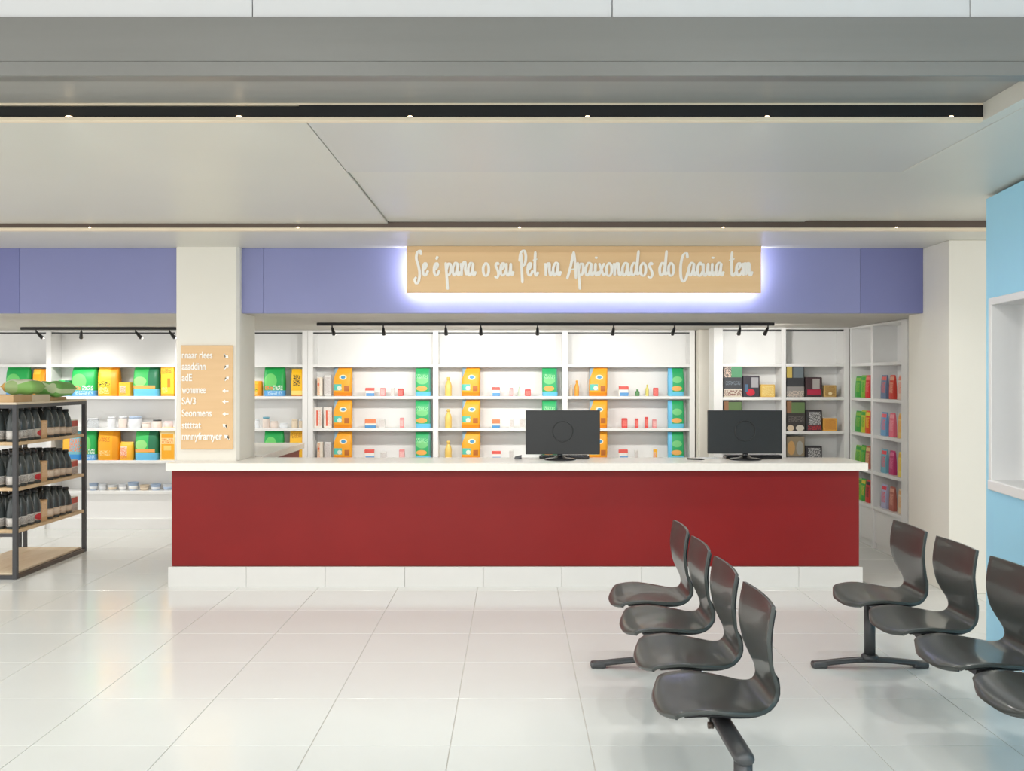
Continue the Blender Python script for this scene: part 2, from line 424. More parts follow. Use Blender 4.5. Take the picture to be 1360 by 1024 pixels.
# corner unit along the right wall, shelves facing left
XS = 3.33
su = tag(empty('shelving_unit', (XS + .12, 8.8, 0)), 'white shelving unit along the right wall filled with colourful packets', 'shelf')
YU = [(8.06, 8.19), (8.835, 8.885), (9.41, 9.44)]
for a, b in YU: box('upright', XS, XS + .24, a, b, 0, 2.066, M['white'], su, .002)
box('top_rail', XS - .004, XS + .24, 8.06, 9.44, 2.066, 2.082, M['white'], su, .002)
for (a, b), (c, d) in zip(YU, YU[1:]):
    box('back_panel', XS + .226, XS + .238, b, c, 0, 2.066, M['white'], su)
    for z in LV: box('shelf', XS + .004, XS + .225, b + .0005, c - .0005, z - .03, z, M['white'], su, .002)
    box('base_panel', XS + .02, XS + .04, b + .0005, c - .0005, .06, LV[-1] - .03, M['white'], su)
    box('kickboard', XS + .035, XS + .05, b + .0005, c - .0005, 0, .06, M['white'], su)

# ------------------------------------------------------------------ packaging shapes
def bag_me(name, m, w=.19, d=.09, h=.30, lean=0.0):
    lev = [(0, .95, .92), (.03, .99, 1), (.3, 1, 1.05), (.6, 1, 1), (.82, .98, .78), (.93, .97, .35), (.96, .97, .12), (1, .97, .10)]
    vs_, fs = [], []; n = 16
    for z, fw, fd in lev:
        for k in range(n):
            a = 2 * math.pi * k / n; c, s = math.cos(a), math.sin(a)
            ex = .45
            vs_.append((math.copysign(abs(c) ** ex, c) * w / 2 * fw + lean * z, math.copysign(abs(s) ** ex, s) * d / 2 * fd, z * h))
    for i in range(len(lev) - 1):
        for k in range(n):
            a, b = i * n + k, i * n + (k + 1) % n
            fs.append((a, b, b + n, a + n))
    fs.append(tuple(range(n - 1, -1, -1))); fs.append(tuple(range((len(lev) - 1) * n, len(lev) * n)))
    return mesh(name, vs_, fs, m, True)

PM = dict(
    orange=print_mat('print_orange_bag', (250, 172, 40), [('d', 0, .55, .3, 1.05, (150, 180, 200)), ('r', .3, 1, .86, 1, (252, 176, 48)), ('e', .55, .66, .2, .09, (250, 236, 200)), ('e', .56, .66, .12, .055, (70, 150, 200)),
        ('r', .04, .48, .2, .42, (90, 200, 180)), ('e', .36, .28, .12, .08, (225, 235, 215)), ('r', .62, .88, .17, .36, (190, 110, 50)), ('r', 0, 1, 0, .13, (240, 145, 30))]),
    green=print_mat('print_green_bag', (52, 178, 108), [('e', .45, .55, .36, .13, (120, 205, 130)), ('r', .86, 1, .1, 1, (96, 160, 140)), ('e', .42, .27, .34, .09, (245, 175, 90)), ('r', 0, 1, 0, .16, (110, 200, 235)), ('t', .1, .8, .62, .78, (150, 220, 160))]),
    bluegreen=print_mat('print_blue_edge_green_bag', (44, 172, 104), [('r', 0, .26, 0, 1, (110, 195, 238)), ('e', .55, .58, .3, .12, (120, 205, 130)), ('e', .52, .27, .32, .09, (240, 180, 100)), ('r', 0, 1, 0, .16, (110, 205, 235))]),
    biggreen=print_mat('print_big_green_bag', (34, 172, 84), [('e', .35, .5, .3, .26, (110, 208, 110)), ('r', .08, .92, .2, .34, (70, 185, 120)), ('t', .08, .45, .2, .34, (245, 130, 70)), ('t', .5, .92, .2, .36, (240, 245, 235)), ('r', 0, 1, 0, .19, (96, 175, 238)), ('t', .2, .9, .03, .17, (190, 225, 250))]),
    biggreen2=print_mat('print_dark_side_green_bag', (60, 190, 96), [('r', .62, 1, .2, 1, (40, 120, 84)), ('e', .3, .5, .26, .16, (150, 220, 130)), ('r', .0, .9, .26, .36, (245, 170, 90)), ('r', 0, 1, 0, .24, (110, 200, 240))]),
    bigorange=print_mat('print_big_orange_bag', (252, 178, 30), [('r', 0, .6, .8, .97, (255, 205, 70)), ('r', .05, .6, .34, .52, (250, 222, 40)), ('t', .05, .6, .36, .5, (60, 50, 30)), ('t', .06, .58, .08, .3, (255, 225, 150)), ('r', .66, 1, 0, 1, (245, 160, 30))]),
    lettered=print_mat('print_lettered_orange_bag', (252, 176, 28), [('t', .1, .6, .6, .78, (214, 128, 30)), ('t', .1, .6, .15, .32, (255, 216, 140)), ('r', .7, 1, 0, 1, (243, 160, 24))]),
    yellow=print_mat('print_yellow_box', (252, 196, 52), [('t', .08, .8, .76, .95, (190, 130, 40)), ('r', .5, .72, .3, .6, (240, 130, 30)), ('r', 0, 1, 0, .08, (240, 160, 40)), ('t', .1, .5, .12, .3, (250, 225, 140))]),
    yellow2=print_mat('print_yellow_bag', (250, 196, 30), [('t', .2, .75, .36, .78, (40, 40, 40)), ('r', .05, .92, .05, .2, (253, 228, 130)), ('r', 0, 1, 0, .05, (220, 140, 20))]),
    palebox=print_mat('print_pale_orange_box', (252, 224, 160), [('r', .1, .95, .05, .5, (250, 178, 40)), ('r', .1, .9, .68, .8, (250, 170, 40)), ('t', .12, .9, .52, .66, (240, 150, 80)), ('r', .25, .75, .3, .45, (250, 215, 120))]),
    smallorange=print_mat('print_small_orange', (250, 186, 50), [('r', .1, .6, .25, .75, (244, 214, 190)), ('t', .1, .6, .1, .7, (236, 130, 80))]),
    blueyellow=print_mat('print_blue_yellow_pouch', (120, 190, 205), [('r', 0, .45, .3, 1, (250, 190, 50)), ('t', .4, 1, .3, .75, (240, 140, 90)), ('r', 0, 1, 0, .2, (60, 150, 220))]),
    redwhiteblue=print_mat('print_red_white_blue_box', (242, 238, 232), [('r', 0, 1, .66, 1, (232, 100, 90)), ('r', .1, 1, 0, .36, (96, 160, 215))]),
    orangewhiteblue=print_mat('print_orange_white_blue_box', (246, 236, 222), [('r', 0, 1, .52, 1, (244, 140, 96)), ('r', 0, 1, 0, .3, (80, 150, 205))]),
    orangetype=print_mat('print_orange_type_box', (246, 236, 220), [('t', .05, .5, .05, .95, (240, 150, 60)), ('r', .1, .45, .55, .68, (235, 110, 70))]),
    redstrip=print_mat('print_red_strip_box', (244, 238, 230), [('r', .3, .5, .1, .85, (232, 100, 70)), ('t', .6, .9, .1, .9, (248, 200, 180))]),
    greytype=print_mat('print_grey_box', (228, 226, 222), [('t', .1, .9, .1, .9, (200, 190, 186))]),
    red=print_mat('print_red_box', (228, 84, 80), [('t', .1, .9, .2, .8, (245, 150, 140))]),
    pink=print_mat('print_pink_box', (236, 150, 150), [('t', .1, .9, .2, .8, (250, 215, 210))]),
    yellowbottle=mat('yellow_bottle', (240, 205, 110), .35), orangebottle=mat('orange_bottle', (243, 165, 60), .35),
    mint=mat('mint_item', (196, 216, 190), .5), olive=mat('green_item', (96, 150, 96), .5), lime=mat('lime_item', (226, 216, 120), .5),
    darkstack=print_mat('print_dark_crate_green', (70, 72, 76), [('r', .4, 1, .62, 1, (88, 150, 110)), ('t', 0, .4, .62, 1, (226, 200, 180)), ('r', 0, 1, 0, .26, (216, 208, 192)), ('t', 0, 1, .04, .22, (140, 100, 90)), ('t', .1, .9, .38, .5, (110, 120, 130))]),
    darkstack2=print_mat('print_dark_crate_grey', (60, 62, 66), [('r', 0, .3, .62, 1, (200, 176, 90)), ('r', .36, .94, .62, .95, (110, 122, 128)), ('r', 0, 1, 0, .34, (150, 146, 142)), ('t', 0, 1, 0, .2, (206, 190, 176))]),
    darkstack3=print_mat('print_dark_crate_brown', (64, 60, 58), [('r', .25, .95, .6, .95, (104, 130, 84)), ('r', 0, .25, .6, 1, (150, 110, 80)), ('t', .1, .9, .3, .5, (110, 104, 100)), ('e', .2, .1, .18, .1, (226, 206, 176)), ('e', .7, .1, .22, .1, (220, 214, 200))]),
    darkstack4=print_mat('print_crate_photo', (150, 136, 112), [('e', .25, .6, .2, .25, (206, 160, 100)), ('e', .72, .6, .2, .25, (170, 168, 160)), ('r', 0, 1, 0, .3, (90, 92, 96))]),
    darkred=print_mat('print_dark_red_box', (64, 60, 68), [('r', .5, .92, .45, .92, (170, 168, 172)), ('e', .45, .22, .26, .16, (206, 44, 64)), ('r', .1, .3, .25, .6, (80, 110, 140))]),
    darkred2=print_mat('print_maroon_box', (72, 52, 56), [('r', .42, .85, .4, .92, (176, 170, 166)), ('r', .1, .92, .12, .38, (186, 44, 74))]),
    darkphoto=print_mat('print_black_white_box', (60, 58, 62), [('t', .15, .9, .3, .9, (206, 206, 206)), ('t', .1, .9, .05, .25, (200, 60, 70))]),
    goldbox=print_mat('print_gold_box', (228, 188, 96), [('t', .1, .9, .1, .9, (246, 222, 150))]),
    goldbox2=print_mat('print_gold_brown_box', (206, 170, 106), [('t', .1, .9, .1, .9, (150, 110, 60)), ('e', .5, .3, .15, .12, (246, 226, 180))]),
    goldbox3=print_mat('print_amber_box', (240, 178, 84), [('t', .1, .9, .1, .9, (206, 130, 60))]),
)
LABELS = dict(red=print_mat('label_red', (206, 196, 184), [('e', .5, .45, .4, .4, (196, 48, 54))], axis='Y'),
              tan=print_mat('label_tan', (206, 178, 148), [('t', .05, .95, .1, .9, (236, 222, 206))], axis='Y'),
              white=print_mat('label_white', (214, 210, 204), [('t', .05, .95, .1, .9, (120, 112, 106))], axis='Y'),
              carton=print_mat('label_carton', (220, 178, 128), [('t', .1, .9, .2, .9, (240, 206, 166))], axis='Y'),
              redwhite=print_mat('label_redwhite', (232, 224, 214), [('r', 0, 1, .55, .95, (206, 92, 76)), ('t', 0, 1, .05, .5, (170, 150, 140))], axis='Y'))

def place_bag(kind, label, cat, group, p0, p1, ytop, zs, y, d=.09, rz=0, lean=0.0, box_like=False):
    """pack standing on the shelf top zs; p0, p1 its left and right edge, ytop its top edge in the picture at depth y"""
    wv = X(p1, y) - X(p0, y); h = Z(ytop, y) - zs
    xm = (X(p0, y) + X(p1, y)) / 2
    nm = 'product_box' if box_like else 'pet_food_bag'
    me = box_me(nm, wv, d, h, PM[kind], min(.006, wv * .1)) if box_like else bag_me(nm, PM[kind], wv, d, h, lean)
    o = put(nm, me, (xm, y + d / 2, zs), None, rz)
    return tag(o, label, cat, group)

ROW3 = ['upper', 'middle', 'lower']; BAY3 = ['left', 'middle', 'right']
# ---- three central bays
yi = Y0 + .02
bays = [(441.5, 466.5, 551.5, 572), (613.5, 636.5, 721, 740.5), (783.5, 806, 888, 909.5)]
bagH = [486, 529, 571.5]
me_or = bag_me('pet_food_bag', PM['orange'], .195, .10, .298, .006); me_gr = bag_me('pet_food_bag', PM['green'], .165, .09, .294, -.004)
me_gr2 = bag_me('pet_food_bag', PM['bluegreen'], .17, .09, .294, -.004)
for b, (o0, o1, g0, g1) in enumerate(bays):
    for r in range(3):
        zs = LV[1 + r]
        where = '%s shelf of the %s bay behind the counter' % (ROW3[r], BAY3[b])
        tag(put('pet_food_bag', me_or, (X((o0 + o1) / 2, yi), yi + .055, zs), None, R(-3 + 2 * r)),
            'tall orange bag with round badge, ' + where, 'bag', 'orange bags behind the counter')
        tag(put('pet_food_bag', me_gr2 if b == 2 else me_gr, (X((g0 + g1) / 2, yi), yi + .055, zs), None, R(2 - 2 * r)),
            ('green bag with blue left edge, ' if b == 2 else 'green bag with pale blue foot, ') + where, 'bag', 'green bags behind the counter')
def bottle(name, label, cat, group, px, zs, y, rad, h, m, cap=None):
    t = tag(empty(name, (X(px, y), y, zs)), label, cat, group)
    put('body', lathe_me('body', [(rad * .9, 0), (rad, .01), (rad, h * .55), (rad * .75, h * .72), (rad * .4, h * .8), (rad * .4, h * .86)], m, 14), (X(px, y), y, zs), t)
    put('cap', lathe_me('cap', [(rad * .5, h * .86), (rad * .5, h * .97), (rad * .35, h)], cap or m, 12), (X(px, y), y, zs), t)
    return t
small = [  # bay, row, left, right, top, what, kind, d
    (0, 0, 421, 428, 501, 'slim box with orange print', 'orangetype'), (0, 0, 430, 440, 498, 'plain pale box with grey print', 'greytype'),
    (0, 1, 417, 427.5, 541, 'white box with red upright strip', 'redstrip'), (0, 1, 429.5, 440.5, 541, 'white box with faint pink print', 'redstrip'),
    (0, 2, 421, 428.5, 587, 'slim box with orange print', 'orangetype'), (0, 2, 430.5, 439.5, 587, 'plain pale box with grey print', 'greytype'),
    (0, 0, 485, 497, 515, 'low box striped red, white and blue', 'redwhiteblue'), (0, 0, 505, 511.5, 515, 'small greyish pink box', 'pink'), (0, 0, 519, 523.5, 515, 'tiny pale grey box', 'greytype'), (0, 0, 528, 535.5, 516, 'small red box', 'red'),
    (0, 1, 484.5, 499, 556.5, 'low box striped orange, white and blue', 'orangewhiteblue'), (0, 1, 503, 511, 557, 'small pale grey box', 'greytype'), (0, 1, 531, 536, 555, 'slim pink box', 'pink'),
    (0, 2, 484, 497, 597, 'low box striped red, white and blue', 'redwhiteblue'), (0, 2, 505, 513, 600, 'flat pale grey box', 'greytype'), (0, 2, 530, 537, 597, 'small pink box', 'pink'),
    (1, 0, 653, 664, 514, 'low box striped red, white and blue', 'redwhiteblue'), (1, 0, 676.5, 681.5, 515, 'small pink box', 'pink'), (1, 0, 697, 705, 517, 'small red box', 'red'),
    (1, 1, 653.5, 664, 557, 'low box striped orange, white and blue', 'orangewhiteblue'), (1, 1, 677, 682, 557, 'tiny pale grey box', 'greytype'), (1, 1, 690, 697, 556, 'small pale grey box', 'greytype'),
    (1, 2, 653, 665, 599, 'low box striped red, white and blue', 'redwhiteblue'), (1, 2, 676, 682, 598, 'small pale grey box', 'greytype'),
    (2, 0, 822, 835, 513, 'low box striped red, white and blue', 'redwhiteblue'), (2, 0, 868, 874.5, 515, 'small red box', 'red'),
    (2, 1, 826, 833.5, 555.5, 'small orange red box', 'red'), (2, 1, 844, 848, 556, 'tiny dark pink box', 'red'), (2, 1, 857, 861, 554, 'slim red box', 'red'), (2, 1, 867, 872, 557, 'small pink box', 'pink'),
    (2, 2, 822, 834, 597, 'low box striped red, white and blue', 'redwhiteblue'), (2, 2, 843, 848, 598, 'small pale grey box', 'greytype'), (2, 2, 868.5, 873, 597, 'slim orange box', 'smallorange'),
]
for b, r, p0, p1, yt, what, kind in small:
    place_bag(kind, '%s on the %s shelf of the %s counter bay' % (what, ROW3[r], BAY3[b]), 'box', 'small packs behind the counter', p0, p1, yt, LV[1 + r], yi + .03, .05, 0, 0, True)
for r in range(3):
    bottle('bottle', 'slim yellow bottle on the %s shelf of the middle bay behind the counter' % ROW3[r], 'bottle', 'yellow bottles', 595.5, LV[1 + r], yi + .06, .036, .20, PM['yellowbottle'])
bottle('bottle', 'slim orange bottle on the upper shelf of the right bay behind the counter', 'bottle', None, 766, LV[1], yi + .06, .024, .165, PM['orangebottle'])
bottle('bottle', 'faint pale bottle beside the orange bottle in the right bay', 'bottle', None, 758.5, LV[1], yi + .06, .018, .12, M['ivory'])
bottle('bottle', 'pale mint bottle on the upper shelf of the middle bay', 'bottle', None, 689.5, LV[1], yi + .05, .013, .10, PM['mint'])
bottle('bottle', 'little lime bottle on the upper shelf of the right bay', 'bottle', None, 859.5, LV[1], yi + .05, .018, .12, PM['lime'])
bottle('bottle', 'squat green jar on the upper shelf of the right bay', 'jar', None, 846.5, LV[1], yi + .05, .024, .07, PM['olive'])

# ---- left bays
yl = Y0 + .02
big = [ # row, p0,p1,top,kind,label,d,boxlike
    (1, 6, 38, 487, 'biggreen', 'large green bag leaning above the gondola at the far left', .12, 0), (1, 42, 60, 490, 'bigorange', 'orange bag beside the leftmost green bag', .09, 0),
    (1, 77, 91.5, 505, 'biggreen2', 'short green box just right of the leftmost upright', .08, 1),
    (1, 93, 127, 487, 'biggreen', 'large green bag with blue foot on the upper left shelf', .13, 0), (1, 128.5, 157, 487, 'bigorange', 'large orange bag with yellow band on the upper left shelf', .12, 0),
    (1, 157.5, 173, 508, 'smallorange', 'small orange box beside the large orange bag', .08, 1), (1, 175.5, 210, 487, 'biggreen2', 'green bag with dark green side on the upper left shelf', .12, 0),
    (1, 213.5, 231, 487, 'yellow', 'upright yellow box next to the column on the upper left shelf', .08, 1),
    (1, 335, 347.5, 506, 'bigorange', 'short orange bag half hidden right behind the column', .08, 0), (1, 349.5, 377.5, 486.5, 'biggreen', 'green bag with pale blue foot right of the column', .12, 0),
    (1, 386, 404, 490, 'yellow2', 'yellow bag with black lettering right of the column', .08, 0),
    (3, 82, 106, 573, 'blueyellow', 'blue and yellow pouch seen through the gondola', .08, 0), (3, 108, 127, 570, 'biggreen', 'rounded green bag just right of the gondola post', .1, 0),
    (3, 128.5, 157, 571, 'lettered', 'orange bag with printed letters on the lower left shelf', .12, 0), (3, 158, 176, 587, 'smallorange', 'short orange pouch leaning on the lower left shelf', .08, 0),
    (3, 178, 209, 570.5, 'biggreen2', 'bright green bag with pale foot on the lower left shelf', .12, 0), (3, 212.5, 232, 568, 'palebox', 'pale orange box next to the column on the lower left shelf', .08, 1),
    (3, 350, 376, 570.5, 'biggreen', 'green bag above the return counter right of the column', .1, 0), (3, 384, 404, 573, 'yellow', 'yellow pack above the return counter right of the column', .08, 0),
]
for row, p0, p1, yt, kind, lab, d, bl in big:
    place_bag(kind, lab, 'box' if bl else 'bag', 'large packs on the left shelving', p0, p1, yt, LV[row], yl, d, R(random.uniform(-4, 4)), 0, bool(bl))

jar_prof = lambda r, h: [(r * .92, 0), (r, .008), (r, h * .78), (r * .86, h * .84)]
def jar(label, group, px, zs, y, wpx, h, body, lid, content=None):
    r = wpx * y / F / 2
    t = tag(empty('jar', (X(px, y), y, zs)), label, 'jar', group)
    put('body', lathe_me('body', jar_prof(r, h), body, 16), (X(px, y), y, zs), t)
    put('lid', lathe_me('lid', [(r * .9, h * .84), (r * .92, h), (r * .8, h * 1.01)], lid, 16), (X(px, y), y, zs), t)
    return t
yj = Y0 + .10
peach = mat('peach_content', (228, 214, 204), .5); pinkish = mat('pinkish_content', (226, 208, 208), .5)
for px, wp, h, bd, ld, lab in ((124, 15, .10, 'clear', 'milky', 'clear jar with white lid nearest the gondola post'), (148.5, 11, .115, 'milky', 'milky', 'milky white jar second from the gondola post'),
        (163.5, 11, .12, peach, 'milky', 'pale peach jar with white lid in the row of jars'), (179.5, 17, .12, 'milky', 'paleblue', 'wide white jar with pale blue lid'),
        (194.5, 12, .055, peach, peach, 'low peach tub in the row of jars'), (209, 12, .085, peach, 'steel', 'peach jar with grey lid near the column'), (224, 12, .07, pinkish, pinkish, 'low pinkish tub beside the column')):
    jar(lab + ' on the middle left shelf', 'jars on the middle left shelf', px, LV[2], yj, wp, h, M.get(bd, bd) if isinstance(bd, str) else bd, M.get(ld, ld) if isinstance(ld, str) else ld)
for px, wp, h, bd, ld, lab in ((342, 6, .09, 'milky', 'milky', 'slim white jar touching the column'), (353.5, 9.5, .115, peach, 'teal', 'peach jar with teal lid'), (364.5, 10, .07, peach, peach, 'low peach tub without bright lid'),
        (377, 11, .05, 'milky', 'milky', 'flat milky tub'), (391.5, 8.5, .09, 'ivory', 'ivory', 'rounded ivory jar'), (400.5, 7, .09, 'ivory', 'milky', 'ivory jar with white lid')):
    jar(lab + ' on the shelf right of the column', 'jars right of the column', px, LV[2], yj, wp, h, M.get(bd, bd) if isinstance(bd, str) else bd, M.get(ld, ld) if isinstance(ld, str) else ld)

def bowl(label, px, wpx, h, body, inner):
    y = Y0 + .10; r = wpx * y / F / 2; zs = LV[4]
    t = tag(empty('bowl', (X(px, y), y, zs)), label, 'bowl', 'bowls on the lowest left shelf')
    put('shell', lathe_me('shell', [(r * .66, 0), (r * .72, .004), (r * .98, h), (r * 1.0, h), (r * .92, h - .004), (r * .66, .012)], body, 18), (X(px, y), y, zs), t)
    put('label_band', lathe_me('label_band', [(r * .735 + .002, h * .12), (r * .86 + .002, h * .55)], inner, 18), (X(px, y), y, zs), t)
    return t
for px, wp, h, bd, inn, lab in ((124.5, 12, .075, 'paleblue', 'milky', 'pale blue bowl nearest the gondola post'), (136.5, 11, .07, 'milky', 'milky', 'milky bowl second from the gondola post'), (149.5, 13, .06, 'milky', 'ivory', 'milky bowl with ivory band'),
        (163, 11, .065, 'milky', 'white', 'small bowl with bright white band'), (177, 14, .085, 'paleblue', 'white', 'flared pale blue bowl with white band'), (192, 13, .055, 'ivory', 'ivory', 'low ivory bowl'),
        (207, 14, .065, 'paleblue', 'milky', 'pale blue bowl with milky band nearer the column'), (223, 13, .065, 'milky', 'paleblue', 'milky bowl closest to the counter end')):
    bowl(lab + ' on the lowest left shelf', px, wp, h, M[bd], M[inn])

# ---- right corner unit, dark boxes
yr = Y1 + .02
ROWC = ['upper', 'middle', 'lower']
def dbox(kind, label, p0, p1, yt, row, d=.13, y=yr): place_bag(kind, label, 'box', 'boxes in the right corner shelving', p0, p1, yt, LV[1 + row], y, d, 0, 0, True)
dbox('darkstack', 'tall dark pack with green top at the left of the upper corner shelf', 961.5, 986, 485, 0)
dbox('darkred', 'dark box with red ball picture above the right monitor', 987, 1009, 499, 0, .08)
dbox('goldbox', 'small golden box above the right monitor', 1010.5, 1029.5, 510.5, 0, .06)
dbox('darkstack2', 'tall dark grey pack with yellow corner on the upper corner shelf', 1045, 1068.5, 486, 0)
dbox('darkred2', 'maroon box with grey picture on the upper corner shelf', 1070, 1092, 501, 0, .08)
dbox('goldbox2', 'small brown gold box on the upper corner shelf', 1094.5, 1111, 511.5, 0, .06)
dbox('darkstack3', 'tall brown pack peeking over the right monitor', 961.5, 986, 532, 1)
dbox('darkstack3', 'tall brown pack with green top right of the right monitor', 1045, 1070, 532.5, 1)
dbox('darkphoto', 'black and white picture box on the middle corner shelf', 1071, 1092, 544.5, 1, .08)
dbox('goldbox3', 'small amber box on the middle corner shelf', 1093.5, 1112, 555.5, 1, .06)
dbox('darkstack4', 'brown grey pack with round pictures on the lower corner shelf', 1045, 1069, 580, 2)
dbox('darkphoto', 'dark picture box on the lower corner shelf', 1070, 1092, 592.5, 2, .08)

# ---- packets in the side unit, standing with their faces to the left
pk = {}
def packet(label, ya, yb_, zs, h, col, col2, tilt=0):
    key = (col, col2)
    if key not in pk: pk[key] = print_mat('print_packet_%d' % len(pk), col, [('r', .05, .95, .78, .93, col2), ('t', .15, .85, .25, .7, col2)], axis='Y')
    wv = yb_ - ya
    lv = [(0, 1, 1), (.06, 1, 1.1), (.5, 1, 1), (.9, 1, .45), (1, 1, .12)]
    vs_, fs = [], []
    for z, fw, fd in lv:
        for sx_, sy_ in ((-1, -1), (0, -1), (1, -1), (1, 1), (0, 1), (-1, 1)):
            vs_.append((.022 * fd * sy_ * (1 if sx_ == 0 else .7), sx_ * wv / 2 * fw, z * h))
    for i in range(4):
        for k in range(6): fs.append((i * 6 + k, i * 6 + (k + 1) % 6, i * 6 + 6 + (k + 1) % 6, i * 6 + 6 + k))
    fs += [(5, 4, 3, 2, 1, 0), tuple(range(24, 30))]
    bm = bmesh.new(); tmp = mesh('product_packet', vs_, fs, pk[key]); bm.from_mesh(tmp); bpy.data.meshes.remove(tmp)
    me = from_bm('product_packet', bm, pk[key])
    o = put('product_packet', me, (XS + .06, (ya + yb_) / 2, zs)); o.rotation_euler = (R(tilt), 0, 0)
    return tag(o, label, 'packet', 'packets in the side shelving')
def YP(px): return (XS + .06) * F / (px - VX)        # depth of a picture column on the packets' plane
RW = ['top', 'second', 'third', 'bottom']
GRN, LGR, RED, YEL, ORG = (52, 168, 62), (140, 196, 70), (214, 50, 50), (236, 214, 60), (240, 110, 40)
far_cols = [[(GRN, LGR, 'green'), (LGR, GRN, 'lime green'), (RED, (240, 130, 120), 'red')], [(GRN, LGR, 'green'), ((200, 206, 60), GRN, 'yellow green'), ((226, 84, 40), YEL, 'orange red')],
            [(LGR, GRN, 'lime green'), (GRN, LGR, 'green'), ((196, 110, 90), (230, 200, 140), 'brown')], [(LGR, (90, 150, 60), 'lime green'), (GRN, YEL, 'green'), ((210, 60, 50), (60, 50, 50), 'red and black')]]
near_cols = [[((110, 130, 160), (228, 110, 100), 'blue grey'), ((222, 76, 60), (240, 180, 150), 'red'), ((246, 220, 204), (240, 140, 120), 'pale pink')],
             [((120, 170, 210), (236, 110, 120), 'light blue'), ((240, 120, 140), (250, 170, 180), 'pink'), ((248, 206, 130), (240, 170, 90), 'peach yellow')],
             [((120, 178, 196), (240, 80, 90), 'teal and red'), ((196, 60, 116), (226, 120, 160), 'magenta'), ((246, 222, 110), (240, 190, 80), 'yellow')],
             [((190, 190, 220), (232, 70, 90), 'lilac and red'), ((190, 110, 96), (230, 170, 150), 'brick brown'), ((244, 222, 190), (236, 180, 120), 'cream')]]
for r in range(4):
    zs = LV[1 + r]
    for k, (p0, p1) in enumerate(((1138, 1145), (1145.3, 1151), (1151.3, 1157))):
        c = far_cols[r][k]; ya, yb_ = sorted((YP(p0), YP(p1))); ya += .003
        packet('%s packet on the %s packet shelf, far bay of the side shelving' % (c[2], RW[r]), ya, yb_, zs, .215 - .01 * (k == 0), c[0], c[1], 0)
    for k, (p0, p1) in enumerate(((1172, 1179), (1183, 1189), (1194.5, 1200.5))):
        c = near_cols[r][k]; ya, yb_ = sorted((YP(p0), YP(p1)))
        packet('%s packet on the %s packet shelf, near bay of the side shelving' % (c[2], RW[r]), ya, yb_, zs, .215, c[0], c[1], 0)

# ------------------------------------------------------------------ hanging script sign
YS = 7.30
sign = tag(empty('hanging_sign', (X(775, YS), YS, Z(389, YS))), 'wide tan wooden sign with white script lettering, lit from behind', 'sign')
sx0, sx1, sz0, sz1 = X(540, YS), X(1011, YS), Z(389, YS), ZC - .001
box('sign_board', sx0, sx1, YS, YS + .03, sz0, sz1, M['tan'], sign, .002)
box('sign_top_shade', sx0, sx1, YS - .006, YS, sz1 - .046, sz1, M['tan2'], sign)  # darker strip paints the ceiling's shade along the top of the board
for a, b, c, d in ((sx0 + .04, sx1 - .04, sz0 + .03, sz0 + .045), (sx0 + .03, sx0 + .045, sz0 + .03, sz1 - .03), (sx1 - .045, sx1 - .03, sz0 + .03, sz1 - .03)):
    box('led_strip', a, b, YS + .03, YS + .042, c, d, M['led'], sign)
for px in (600, 775, 950): box('sign_bracket', X(px, YS) - .02, X(px, YS) + .02, YS + .03, Y_SOF, 2.42, 2.46, M['steel'], sign)

